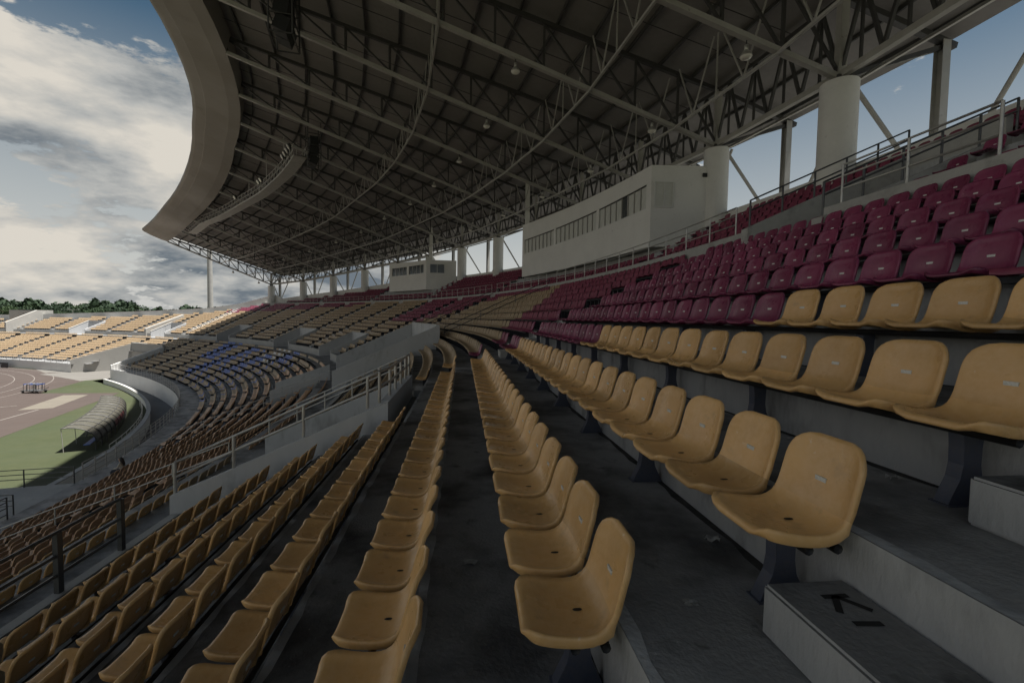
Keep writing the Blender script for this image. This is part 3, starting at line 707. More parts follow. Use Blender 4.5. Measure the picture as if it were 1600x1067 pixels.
for u in range(UP_N):
    qe = 116.
    for q in np.arange(74, 120, .5):
        if rim(q) < up_w(u)+.6: qe = float(q); break
    def sku(q, w): return (24.0 < q < 47 and w > 11.5) or (67 < q < 82.5 and w > 11.5) or (GAP_U[0]-.35 < q < GAP_U[1]+.35 and w < GAP_U[2]+.4)
    fill_row('u', u, up_w(u), up_z(u)+.43, build_blocks([-8, 8.6, 23, 47.5, 66, 83, 100], qe, .6), lambda r, q: 'm', sku)
# choose those that show largest as things of their own
info = []
for s in SEATS:
    p = P(s[1], s[2], s[3]); pr = project(p)
    vis = pr is not None and -40 < pr[0] < 1640 and -20 < pr[1] < 1130
    info.append((pr[2] if vis else 1e9))
vis = [i for i in range(len(SEATS)) if info[i] < 1e8]
vis.sort(key=lambda i: (P(SEATS[i][1], SEATS[i][2], SEATS[i][3])-Vector((0, 0, GZ))).length)
hero = set(vis[:330]); solo = set()
ORD = ['', 'first', 'second', 'third', 'fourth', 'fifth', 'sixth', 'seventh', 'eighth', 'ninth', 'tenth', 'eleventh', 'twelfth', 'thirteenth', 'fourteenth', 'fifteenth', 'sixteenth', 'seventeenth', 'eighteenth', 'nineteenth']
def ordinal(n):
    if n < 20: return ORD[n]
    tens = {2: 'twent', 3: 'thirt', 4: 'fort', 5: 'fift', 6: 'sixt'}[n//10]
    return tens+'ieth' if n % 10 == 0 else tens+'y-'+ORD[n % 10]
def row_words(tier, r):
    if tier == 'm': return 'the row ending at the KI step' if r == 1 else ('%s row above the KI step' % ordinal(r-1) if r > 1 else '%s row below the KI step' % ordinal(1-r))
    if tier == 'u': return '%s row above the parapet railing' % ordinal(r+1)
    return '%s row from top of the lower tier' % ordinal(r+1)
protos = {}
def seat_thing(i, count):
    c, q, w, z, tier, row, bi, k = SEATS[i]
    colour = {'y': 'yellow', 'm': 'maroon', 'o': 'terracotta', 'b': 'blue'}[c]
    if tier == 'm' and bi == 0: lab = '%s seat, %s from near end of %s' % (colour, ordinal(k+1), row_words(tier, row))
    elif tier == 'm': lab = '%s seat past the first aisle, %s along %s' % (colour, ordinal(k+1), row_words(tier, row))
    else: lab = '%s seat, %s visible from the near side, %s' % (colour, ordinal(count), row_words(tier, row))
    grp = 'nearest stadium seats'
    M = frame(q, w, z)
    a = math.sin(i*12.9898)*43758.5; a -= math.floor(a)
    M = M @ Matrix.Rotation((a-.5)*.055, 4, 'Z') @ Matrix.Rotation((a*7 % 1-.5)*.045, 4, 'X')
    key = c
    if key not in protos:
        o = bpy.data.objects.new('stadium_seat', None); COL.objects.link(o); o.empty_display_size = .1
        kids = []
        for nm, me in (('seat_pan', ME_S[c][0]), ('backrest', ME_S[c][1]), ('number_plate', ME_PLATE), ('drain_slot', ME_HOLE)):
            ch = bpy.data.objects.new(nm, me); COL.objects.link(ch); ch.parent = o; kids.append(ch)
        protos[key] = (o, kids)
    else:
        po, pk = protos[key]; o = po.copy(); COL.objects.link(o)
        for ch0 in pk: ch = ch0.copy(); ch.parent = o; COL.objects.link(ch)
    o.matrix_world = M; tag(o, lab, 'seat', grp); return o
cnt = {}
for i in sorted(hero, key=lambda i: SEATS[i][1]):
    s = SEATS[i]; key = (s[4], s[5]); cnt[key] = cnt.get(key, 0)+1
    seat_thing(i, cnt[key])
# all the others: one object
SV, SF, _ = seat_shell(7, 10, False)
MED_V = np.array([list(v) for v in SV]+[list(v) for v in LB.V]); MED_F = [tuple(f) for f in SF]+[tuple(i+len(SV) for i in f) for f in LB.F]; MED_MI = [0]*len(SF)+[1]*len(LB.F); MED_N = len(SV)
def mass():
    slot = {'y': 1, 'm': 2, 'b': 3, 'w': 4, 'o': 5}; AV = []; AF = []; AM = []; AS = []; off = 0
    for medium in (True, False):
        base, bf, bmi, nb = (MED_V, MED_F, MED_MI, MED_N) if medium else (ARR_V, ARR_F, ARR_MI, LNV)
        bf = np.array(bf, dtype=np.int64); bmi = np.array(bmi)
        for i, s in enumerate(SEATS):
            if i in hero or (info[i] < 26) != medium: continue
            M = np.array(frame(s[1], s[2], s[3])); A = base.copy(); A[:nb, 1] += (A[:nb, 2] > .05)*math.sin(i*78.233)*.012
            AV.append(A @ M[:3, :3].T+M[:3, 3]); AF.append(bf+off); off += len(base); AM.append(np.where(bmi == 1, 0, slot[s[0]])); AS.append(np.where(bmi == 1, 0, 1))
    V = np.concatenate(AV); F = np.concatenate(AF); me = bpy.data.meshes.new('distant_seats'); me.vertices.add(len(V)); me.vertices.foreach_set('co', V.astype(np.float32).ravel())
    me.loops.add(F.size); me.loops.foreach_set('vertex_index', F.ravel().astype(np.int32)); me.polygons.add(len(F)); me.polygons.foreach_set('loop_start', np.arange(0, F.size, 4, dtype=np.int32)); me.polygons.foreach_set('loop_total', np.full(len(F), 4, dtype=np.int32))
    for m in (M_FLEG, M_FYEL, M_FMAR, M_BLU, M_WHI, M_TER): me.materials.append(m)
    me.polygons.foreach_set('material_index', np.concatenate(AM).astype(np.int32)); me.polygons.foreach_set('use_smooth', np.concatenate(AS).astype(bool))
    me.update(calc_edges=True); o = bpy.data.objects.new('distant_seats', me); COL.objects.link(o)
    tag(o, 'thousands of yellow, maroon, terracotta and blue seats filling the farther tiers', 'seats', kind='stuff')
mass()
# frames that carry the near rows: two tubes on flared pedestals
def leg_mesh():
    half = [(.058, -.075), (.05, -.16), (.048, -.24), (.06, -.31), (.1, -.39), (.118, -.432)]
    pts = [(y, z) for y, z in half]+[(-y, z) for y, z in reversed(half)]; n = len(pts)
    V = [Vector((x, y-.03, z)) for x in (-.035, .035) for y, z in pts]
    F = [tuple(range(n)), tuple(reversed(range(n, 2*n)))]+[(i, i+n, (i+1) % n+n, (i+1) % n) for i in range(n)]
    me = mesh_of(V, F, M_NAVY, 'pedestal'); return me
ME_LEG = leg_mesh()
g = Geo(); g.box((-.05, -.16, -.436), (.05, .1, -.43)); ME_FOOT = mesh_of(g.V, g.F, M_NAVY, 'foot_plate')
for r in range(RMIN, RMAX+1):
    st = OFFS.get(r, 2.05); en = max(s[1] for s in SEATS if s[4] == 'm' and s[5] == r and s[6] == 0)
    z = tread_z(r)+.436; w = seat_w(r)
    t = thing('seat_frame', P(st, w, tread_z(r)), 'navy steel pedestals and black tubes under %s' % row_words('m', r), 'seat frame', 'steel frames under the near rows')
    for dy in (.055, -.075):
        pts = [P(q, w-dy, z-.068) for q in (st-.19, en+.24)]; tube('carrier_tube', pts, .021, M_BLACK, t, 8)
    q = st+.08
    while q < en+.2:
        M = frame(q, w, z); l = link('pedestal', ME_LEG, t, M); link('foot_plate', ME_FOOT, l, M); q += 1.55
# ------------------------------------------------------------------ litter on the treads
def build_litter():
    rnd = random.Random(11)
    spots = [(2.45, 1, .86, 'against the riser behind the third yellow seat of the KI row'), (2.9, 2, .88, 'behind the last seats of the row above the KI step'), (2.2, 2, .82, 'on the tread right of the nearest upper yellow seat'), (3.4, 2, .9, 'at the riser under the second row above the KI step'), (1.2, 2, .55, 'on the dark tread beside the right edge step'), (1.9, 1, .4, 'on the open tread left of the KI step'), (3.1, 0, .35, 'on the tread behind the nearest yellow seat'), (5.2, 1, .85, 'farther along the riser of the KI row'), (2.6, -1, .5, 'on the tread between the two central rows'), (1.75, 0, .3, 'at the bottom edge of the view near the nearest seat')]
    for q, r, f, lab in spots:
        w = riser_w(r)+TRD*f; p = P(q, w, tread_z(r)); n = 5; V = []; F = []; sc = rnd.uniform(.025, .055)
        for i in range(n):
            for j in range(n): V.append(p+Vector(((i-2)*sc*.5+rnd.uniform(-.3, .3)*sc, (j-2)*sc*.4+rnd.uniform(-.3, .3)*sc, rnd.uniform(.003, .035 if f > .8 else .014))))
        for i in range(n-1):
            for j in range(n-1): F.append((i*n+j, i*n+j+1, (i+1)*n+j+1, (i+1)*n+j))
        o = world_mesh('paper_scrap', V, F, M_PAPER); tag(o, 'crumpled pale paper scrap '+lab, 'litter', 'paper scraps on the treads')
build_litter()
# ------------------------------------------------------------------ roof
TQ = [-12.3, -4.8, 2.7, 10.2, 17.7, 24.9, 32.5, 40.8, 49.1, 57.2, 66., 74.4, 82.6, 90.9, 99.2, 107.4, 115.6]
CW = [(74.4, 16.), (82.6, 15.3), (90.9, 13.85), (99.2, 12.45), (107.4, 11.1), (115.6, 9.2)]
CZ = [(17.7, 10.5), (24.9, 10.75), (32.5, 11.1), (40.8, 11.5), (49.1, 11.6), (57.2, 11.35), (66, 11.15), (74.4, 10.7), (82.6, 10.2), (90.9, 9.4), (99.2, 8.45), (107.4, 7.5), (115.6, 6.75)]
FW = [(66, -14.5), (83, -13.5), (100, -12.4), (115.6, -10.7)]
FZ = [(57, 19.3), (66, 19.), (83, 17.), (100, 15.1), (115.6, 13.2)]
def cw(q): return lerp_tab(CW, q)
def cz(q): return lerp_tab(CZ, q)
def fw(q): return lerp_tab(FW, q)
def fz(q): return lerp_tab(FZ, q)
def chord_z(q, w):                       # bottom chord
    c = cw(q); return cz(q)+(fz(q)-cz(q))*(c-w)/(c-fw(q))
def depth(q, w):
    f = (cw(q)-w)/(cw(q)-fw(q)); return max(.75, (3.3-2.2*f)*(1 if q < 80 else 1-.25*(q-80)/36))
def top_z(q, w): return chord_z(q, w)+depth(q, w)
def back_w(q): return cw(q)+(5.6 if q < 80 else 5.6-3*(q-80)/36)
truss_words = {4: 'nearest complete roof truss, landing on the thick near column'}
def build_roof():
    for k, q in enumerate(TQ):
        if k == 0: continue
        wc, wf = cw(q), fw(q)
        lab = ('roof truss overhead beside the camera' if k == 3 else 'roof truss behind the camera position') if k < 4 else ('lowest open roof truss at the far tip of the canopy' if k == len(TQ)-1 else '%s steel roof truss counted from the near column' % ordinal(k-3))
        if k == 1: lab = 'second roof truss behind the camera position'
        t = thing('roof_truss', P(q, wc, cz(q)), lab, 'truss', 'roof trusses')
        bar('bottom_chord', P(q, wc+.3, chord_z(q, wc+.3)), P(q, wf, chord_z(q, wf)), .24, .22, M_STEEL, t)
        bw = back_w(q)
        bar('top_chord', P(q, wc, top_z(q, wc)), P(q, wf, top_z(q, wf)), .22, .22, M_DSTEEL, t)  # darker steel than the lit bottom chord, shade put into the colour
        zt = top_z(q, wc); bar('top_chord', P(q, wc, zt), P(q, bw, zt-(bw-wc)*.26), .28, .24, M_DSTEEL, t)
        n = 11; ws = [wc+(wf-wc)*i/n for i in range(n+1)]
        for i, w in enumerate(ws):
            big = i == 0
            bar('vertical', P(q, w, chord_z(q, w)), P(q, w, top_z(q, w)), .34 if big else .13, .34 if big else .13, M_STEEL if i < 1 else M_DSTEEL, t)
            if i < n: bar('diagonal', P(q, w, chord_z(q, w)+.1) if i % 1 == 0 else None, P(q, ws[i+1], top_z(q, ws[i+1])-.1), .11, .11, M_DSTEEL, t)
        bar('outrigger', P(q, wc, cz(q)), P(q, bw-.4, zt-(bw-wc)*.26), .2, .2, M_DSTEEL, t)
    # longitudinal bracing trusses with V webs
    for nm, f, lab in (('a', 7.6, 'long pale bracing chord with V struts under the middle of the roof'), ('b', -.9, 'long pale bracing chord with V struts nearer the roof edge'), ('c', 13., 'long bracing truss close in front of the columns')):
        t = thing('bracing_truss', P(17.7, f, chord_z(17.7, f)), lab, 'truss', 'lengthwise bracing trusses')
        for a, b in zip(TQ[1:], TQ[2:]):
            fa = (16-f)/30.5; wa = cw(a)+(fw(a)-cw(a))*fa; wb = cw(b)+(fw(b)-cw(b))*fa
            A = P(a, wa, chord_z(a, wa)-.12); B = P(b, wb, chord_z(b, wb)-.12); bar('chord', A, B, .12, .12, M_STEEL, t)
            TA = P(a, wa, top_z(a, wa)); TB = P(b, wb, top_z(b, wb)); mid = (TA+TB)/2
            for s, e in (((A*3+B)/4, TA.lerp(TB, .06)), ((A*3+B)/4, TA.lerp(TB, .46)), ((A+B*3)/4, TA.lerp(TB, .54)), ((A+B*3)/4, TA.lerp(TB, .94)), ((A+B)/2, mid)):
                bar('strut', s, e, .065, .065, M_STEEL, t)
    # eave truss over the columns
    t = thing('eave_truss', P(17.7, 16, 10.5), 'dark lengthwise truss running over the column heads against the sky', 'truss')
    for a, b in zip(TQ[2:], TQ[3:]):
        A = P(a, cw(a), cz(a)+.1); B = P(b, cw(b), cz(b)+.1); TA = P(a, cw(a), top_z(a, cw(a))); TB = P(b, cw(b), top_z(b, cw(b)))
        bar('bottom_chord', A, B, .26, .26, M_STEEL, t); bar('top_chord', TA, TB, .22, .22, M_DSTEEL, t)
        for i in range(4):
            bar('web', A.lerp(B, i/4), TA.lerp(TB, (i+.5)/4), .13, .13, M_DSTEEL, t); bar('web', TA.lerp(TB, (i+.5)/4), A.lerp(B, (i+1)/4), .13, .13, M_DSTEEL, t)
            bar('post', A.lerp(B, i/4+.125), TA.lerp(TB, i/4+.125), .1, .1, M_DSTEEL, t)
        A2 = P(a, cw(a)+1.1, cz(a)+.15); B2 = P(b, cw(b)+1.1, cz(b)+.15); bar('service_pipe', A2, B2, .12, .12, M_RAIL, t)
    # deck: profiled sheets by bay, purlins under them
    t = thing('roof_deck', P(20, 0, 16), 'dark profiled metal roof deck on purlins above the stand', 'roof')
    for k, (a, b) in enumerate(zip(TQ, TQ[1:])):
        nw = 60; V = []; F = []
        prof = []
        for i in range(nw+1):
            f = i/nw
            def pt(q, dz):
                wf, bw = fw(q), back_w(q); w = wf+(bw-wf)*f
                z = top_z(q, w) if w <= cw(q) else top_z(q, cw(q))-(w-cw(q))*.26
                return P(q, w, z+.36+dz)
            for d in (0, .06):
                V += [pt(a, d if i % 2 else 0)+Vector((0, 0, .0 if d == 0 else .05)), pt(b, d if i % 2 else 0)+Vector((0, 0, .0 if d == 0 else .05))]
        for i in range(nw):
            F.append((4*i, 4*i+1, 4*i+5, 4*i+4)); F.append((4*i+2, 4*i+6, 4*i+7, 4*i+3))
        world_mesh('roof_sheet', V, F, M_DECK, t)
        for i in range(17):
            f = (i+.5)/17
            def pp(q):
                wf, bw = fw(q), back_w(q); w = wf+(bw-wf)*f; z = top_z(q, w) if w <= cw(q) else top_z(q, cw(q))-(w-cw(q))*.26
                return P(q, w, z+.24)
            bar('purlin', pp(a), pp(b), .1, .2, M_DSTEEL, t)
        if b > 9:   # sag rods down the slope
            for fr in (.33, .66):
                q = a+(b-a)*fr; w0 = cw(q)-.5; w1 = fw(q)+.5
                pts = []
                for i in range(9):
                    f = i/8; A = P(a, cw(a)+(fw(a)-cw(a))*f, top_z(a, cw(a)+(fw(a)-cw(a))*f)+.1); B = P(b, cw(b)+(fw(b)-cw(b))*f, top_z(b, cw(b)+(fw(b)-cw(b))*f)+.1); pts.append(A.lerp(B, fr))
                tube('sag_rod', pts, .022, M_DSTEEL, t, 5)
    # fascia
    t = thing('roof_fascia', P(40, -15, 19), 'broad curved pale fascia along the front edge of the roof', 'roof edge')
    for a, b in zip(TQ, TQ[1:]):
        for x, y in ((a, (a+b)/2), ((a+b)/2, b)):
            def prf(q):
                w, z = fw(q), fz(q); s = 1 if q < 80 else 1-.03*(q-80)/36
                return [(w+.35, z+1.62), (w-.02, z), (w-1.0, z+.2), (w-2.9*s, z+.82), (w-2.93*s, z+.86), (w-3.75*s, z+1.22), (w-4.0*s, z+1.42), (w-4.02*s, z+1.72), (w-3.7*s, z+1.85), (w-1, z+1.9)]
            V, F = closed_sweep([x, y], prf); o = world_mesh('fascia_panel', V, F, M_FASC, t)
    q = TQ[-1]; 
build_roof()
def build_columns():
    names = ['thick near concrete column at the upper right', 'concrete column at the near end of the long press box']
    for k in range(3, len(TQ)):
        q = TQ[k]; w = cw(q)
        lab = 'concrete roof column behind the right edge of the frame' if k == 3 else (names[k-4] if k-4 < 2 else ('last slim concrete column at the far tip of the roof' if k == len(TQ)-1 else '%s concrete roof column counted from the near right' % ordinal(k-3)))
        r = .72; z0 = 2.2 if q < 88 else rake(min(w, 8))-.5; z1 = cz(q)-.25
        t = thing('roof_column', P(q, w, z0), lab, 'column', 'concrete roof columns')
        link('shaft', unit_cyl(M_WALL, 28), t, bar_matrix(P(q, w, z0), P(q, w, z1), 2*r, 2*r)); 
        link('bearing', unit_cube(M_DSTEEL), t, bar_matrix(P(q, w, z1), P(q, w, z1+.3), .5, .5))
        # outer steel stanchion and stay
        bw = back_w(q)-.6; zt = top_z(q, cw(q))-(bw-w)*.26
        s = thing('steel_stanchion', P(q, bw, 3), 'steel H stanchion behind the %s' % (ordinal(k-3)+' roof column' if k > 3 else 'right edge of the frame'), 'stanchion', 'steel stanchions behind the columns')
        base = P(q, bw, 0 if q < 90 else -3); top = P(q, bw, zt)
        x, y, h = ref(q); tv = Vector((-math.sin(h), math.cos(h), 0)); nv = Vector((math.cos(h), math.sin(h), 0))
        for sg in (-1, 1):
            M = bar_matrix(base+tv*.19*sg, top+tv*.19*sg, 1, 1); 
            link('flange', unit_cube(M_STEEL), s, Matrix.Translation((base+top)/2+tv*.19*sg) @ Matrix.Rotation(h, 4, 'Z') @ Matrix.Diagonal((.4, .03, (top-base).length, 1)))
        link('web', unit_cube(M_STEEL), s, Matrix.Translation((base+top)/2) @ Matrix.Rotation(h, 4, 'Z') @ Matrix.Diagonal((.03, .34, (top-base).length, 1)))
        d = thing('stay', P(q, w, z1), 'diagonal steel stay from the %s' % (ordinal(k-3)+' roof column head down to the rim' if k > 3 else 'column past the right edge'), 'brace', 'diagonal stays behind the columns')
        bar('tube', P(q, w+.6, z1+.1), P(q-.2, bw-.1, RIMTOP(q)-1.4), .2, .2, M_STEEL, d, 10)
        bar('tube', P(q-3.6, bw, zt-.3), P(q-.2, bw-.1, RIMTOP(q)-1.4), .2, .2, M_STEEL, d, 10)
build_columns()
def build_lamps():
    for k in range(3, len(TQ)):
        for w, side in ((3.3, 'mid-span'), (11.6, 'column side')):
            q = TQ[k]; f = (16-w)/30.5; ww = cw(q)+(fw(q)-cw(q))*f; p = P(q, ww, chord_z(q, ww)-.13)
            t = thing('hanging_lamp', p-Vector((0, 0, .6)), 'round pendant lamp under the %s, %s' % (ordinal(k-3)+' roof truss' if k > 3 else 'overhead roof truss', side), 'lamp', 'pendant lamps under the roof')
            bar('stem', p, p-Vector((0, 0, .25)), .05, .05, M_DSTEEL, t, 8)
            bar('ballast_housing', p-Vector((0, 0, .2)), p-Vector((0, 0, .42)), .16, .16, M_RAIL, t, 10)
            V, F = lathe([(.08, 0), (.13, -.05), (.24, -.2), (.25, -.26)], p-Vector((0, 0, .4))); world_mesh('reflector', V, F, M_RAIL, t, True)
            V, F = lathe([(.24, 0), (.2, -.07), (.1, -.11), (.0, -.12)], p-Vector((0, 0, .66))); world_mesh('lens', V, F, M_LAMP, t, True)
def lathe(pr, c, n=16):
    V = []; F = []
    for r, z in pr: V += [c+Vector((r*math.cos(2*math.pi*i/n), r*math.sin(2*math.pi*i/n), z)) for i in range(n)]
    for a in range(len(pr)-1):
        for i in range(n): F.append((a*n+i, a*n+(i+1) % n, (a+1)*n+(i+1) % n, (a+1)*n+i))
    return V, F
build_lamps()
def build_catwalk():
    CWQ = [(50, -9.3), (64, -10.6), (78, -11.4), (97, -11.7), (112, -10.)]
    CWZ = [(50, 15.7), (64, 15.3), (78, 15.), (97, 14.4), (112, 13.2)]
    t = thing('catwalk', P(53, -9.5, 15.5), 'curved maintenance catwalk with lattice sides hanging inside the roof edge', 'catwalk')
    qs = qrange(52, 105, 1.5); c = lambda q, dw, dz: P(q, lerp_tab(CWQ, q)+dw, lerp_tab(CWZ, q)+dz)
    V = []; F = []
    for q in qs: V += [c(q, -.6, 0), c(q, .6, 0), c(q, .6, .08), c(q, -.6, .08)]
    for i in range(len(qs)-1):
        for k in range(4): F.append((4*i+k, 4*i+4+k, 4*i+4+(k+1) % 4, 4*i+(k+1) % 4))
    world_mesh('walk_deck', V, F, M_STEEL, t)
    for dw in (-.6, .6):
        for dz in (.1, .65, 1.15): tube('side_rail', [c(q, dw, dz) for q in qs], .035, M_STEEL, t, 6)
        for i, q in enumerate(qs[:-1]):
            qn = qs[i+1]; bar('lattice_bar', c(q, dw, .08), c((q+qn)/2, dw, 1.15), .045, .045, M_STEEL, t); bar('lattice_bar', c((q+qn)/2, dw, 1.15), c(qn, dw, .08), .045, .045, M_STEEL, t)
    for q in TQ:
        if 52 < q < 105:
            for dw in (-.6, .6):
                A = c(q, dw, 1.1); w = lerp_tab(CWQ, q)+dw; bar('hanger', A, P(q, w, max(chord_z(q, w), lerp_tab(CWZ, q)+1.5)+.6), .06, .06, M_STEEL, t)
    for i, q in enumerate((53.4, 54.6, 55.8, 57, 68, 69.2, 80)):
        A = c(q, -.75, 1.25); f = thing('floodlight', A, 'floodlight on the catwalk rail, %s from its near end' % ordinal(i+1), 'floodlight', 'floodlights on the catwalk')
        x, y, h = ref(q); d = Vector((-math.cos(h)*.7, -math.sin(h)*.7, -.45)).normalized()
        link('reflector', unit_cyl(M_LAMP, 14), f, bar_matrix(A+d*.12, A+d*.2, .5, .5)); link('housing', unit_cyl(M_DSTEEL, 14), f, bar_matrix(A-d*.15, A+d*.12, .54, .54)); bar('bracket', c(q, -.6, 1.1), A, .06, .06, M_DSTEEL, f)
    for q, w, z, lab in ((53., -8.2, 16.9, 'dark loudspeaker cluster in a steel cage at the near end of the catwalk'), (29., -9.2, 17.3, 'dark loudspeaker cluster in a steel cage at the top edge of the frame')):
        s = thing('speaker_cluster', P(q, w, z), lab, 'loudspeaker')
        for i in range(3):
            for jj in range(2):
                M = frame(q+(jj-.5)*1.0, w, z-1.3+i*.95) @ Matrix.Rotation(.35-.2*i, 4, 'X'); link('speaker_box', unit_cube(M_BLACK), s, M @ Matrix.Diagonal((.85, .75, .8, 1)))
        for a in (-1.1, 1.1):
            for b in (-.6, .6): bar('cage_post', P(q+a, w+b, z-1.9), P(q+a, w+b, z+2.4), .07, .07, M_DSTEEL, s)
            for zz in (-1.9, -.9, .1, 1.2): bar('cage_rail', P(q+a, w-.6, z+zz), P(q+a, w+.6, z+zz), .06, .06, M_DSTEEL, s)
        for b in (-.6, .6):
            for zz in (-1.9, -.9, .1, 1.2): bar('cage_rail', P(q-1.1, w+b, z+zz), P(q+1.1, w+b, z+zz), .06, .06, M_DSTEEL, s)
build_catwalk()

# ------------------------------------------------------------------ press boxes
def press_box(q0, q1, w0, w1, z0, z1f, z1n, zw0, zw1, groups, lab, blind, sideq):
    t = thing('press_box', P(q0, w0, z0), lab, 'press box')
    zt = lambda q: z1n+(z1f-z1n)*(q-q0)/(q1-q0)
    wq = lambda q: w0
    # front wall in bands round the window openings
    arc_wall('front_wall', q0, q1, w0, z0, zw0, .18, M_WALL, t, 2)
    arc_wall('front_wall', q0, q1, w0, zw1, zt, .18, M_WALL, t, 2)
    edges = [q0]+[e for g_ in groups for e in g_[:2]]+[q1]
    for k in range(0, len(edges), 2): arc_wall('pier', edges[k], edges[k+1], w0, zw0, zw1, .18, M_WALL, t, 2)
    V = [P(q0, w0+.002, z0), P(sideq, w1, z0), P(sideq, w1, zt(q0)), P(q0, w0+.002, zt(q0)), P(q0+.18, w0+.002, z0), P(sideq+.18, w1, z0), P(sideq+.18, w1, zt(q0)), P(q0+.18, w0+.002, zt(q0))]
    world_mesh('side_wall', V, [(0, 1, 2, 3), (7, 6, 5, 4), (0, 4, 5, 1), (3, 2, 6, 7), (1, 5, 6, 2), (0, 3, 7, 4)], M_WALL, t)
    radial_wall('side_wall', q1-.1, [(w0+.18, z0), (w1, z0), (w1, z1f), (w0+.18, z1f)], .2, M_WALL, t)
    V, F = strip(qrange(q0, q1, 2), lambda q: [(w0+.18, zt(q)-.12), (w1, zt(q)-.12)]); world_mesh('roof_slab', V, [tuple(reversed(f)) for f in F], M_CONC, t)
    V, F = strip(qrange(q0, q1, 2), lambda q: [(w0+.02, z0+.02), (w1, z0+.02)]); world_mesh('floor_slab', V, F, M_CONC, t)
    arc_wall('back_wall', q0, q1, w1-.15, z0, lambda q: zt(q)-.2, .12, M_WALL, t, 2)
    for a, b, n in groups:
        for i in range(n):
            x0, x1 = a+(b-a)*i/n, a+(b-a)*(i+1)/n
            V, F = strip([x0+.05, x1-.05], [(w0+.12, zw0+.05), (w0+.12, zw1-.05)])
            wn = world_mesh('window_pane', V, F, M_BLIND if (blind and not (i == 3 and a < 30)) else M_GLASS, t)
            arc_wall('mullion', x0-.03, x0+.03, w0+.05, zw0, zw1, .1, M_FRAMEW if not blind else M_STEEL, t)
        arc_wall('window_sill', a, b, w0+.04, zw0+.002, zw0+.07, .11, M_FRAMEW, t); arc_wall('window_head', a, b, w0+.04, zw1-.06, zw1-.002, .11, M_DSTEEL, t)
    # window in the near end wall
    A = P(q0, w0, 0); B = P(sideq, w1, 0); d = (B-A); nrm = Vector((d.y, -d.x, 0)).normalized()
    if nrm.y > 0: nrm = -nrm
    def wp(f, z, o): p = A+d*f+nrm*o; return Vector((p.x, p.y, z+GZ))
    f0, f1 = (.05, .3) if blind else (.12, .6)
    fr = thing_child('window', t)
    o = world_mesh('window_pane', [wp(f0, zw0, .012), wp(f1, zw0, .012), wp(f1, zw1, .012), wp(f0, zw1, .012)], [(0, 1, 2, 3)], M_BLIND if blind else M_GLASS, t)
    for a, b in (((f0, zw0), (f1, zw0)), ((f0, zw1), (f1, zw1)), ((f0, zw0), (f0, zw1)), ((f1, zw0), (f1, zw1)), (((f0+f1)/2, zw0), ((f0+f1)/2, zw1))):
        bar('window_frame', wp(*a, .03), wp(*b, .03), .07, .07, M_FRAMEW, t)
    return t, wp
def thing_child(n, t): return None
t, wp = press_box(25.4, 45.4, 12., 16.4, 4.55, 10.1, 9.45, 6.95, 8.45, [(25.9, 31.8, 8), (32.15, 38.8, 9), (39.15, 45., 8)], 'long grey press box with a slanting window band above the maroon seats', True, 24.6)
p = wp(.72, 8.9, .04); link('vent', unit_cube(M_BLACK), t, Matrix.Translation(p) @ Matrix.Diagonal((.25, .1, .22, 1)))
for q, zz in ((45.0, 10.1),): pass
press_box(69.6, 80.4, 12., 16., 4.45, 9.4, 9.15, 7.1, 8.5, [(70.4, 74.6, 4), (75.2, 79.6, 4)], 'small grey control box with a corner window under the roof', False, 67.4)
for q, lab in ((66.8, 'pale square post rising from the small control box to the roof'), (43.2, 'pale square post rising from the long press box to the roof')):
    t = thing('roof_post', P(q+4, 13.6, 9), lab, 'post'); link('shaft', unit_cube(M_WALL), t, bar_matrix(P(q+4, 13.6, 9.2), P(q+4, 13.6, top_z(q+4, 13.6)), .5, .5))

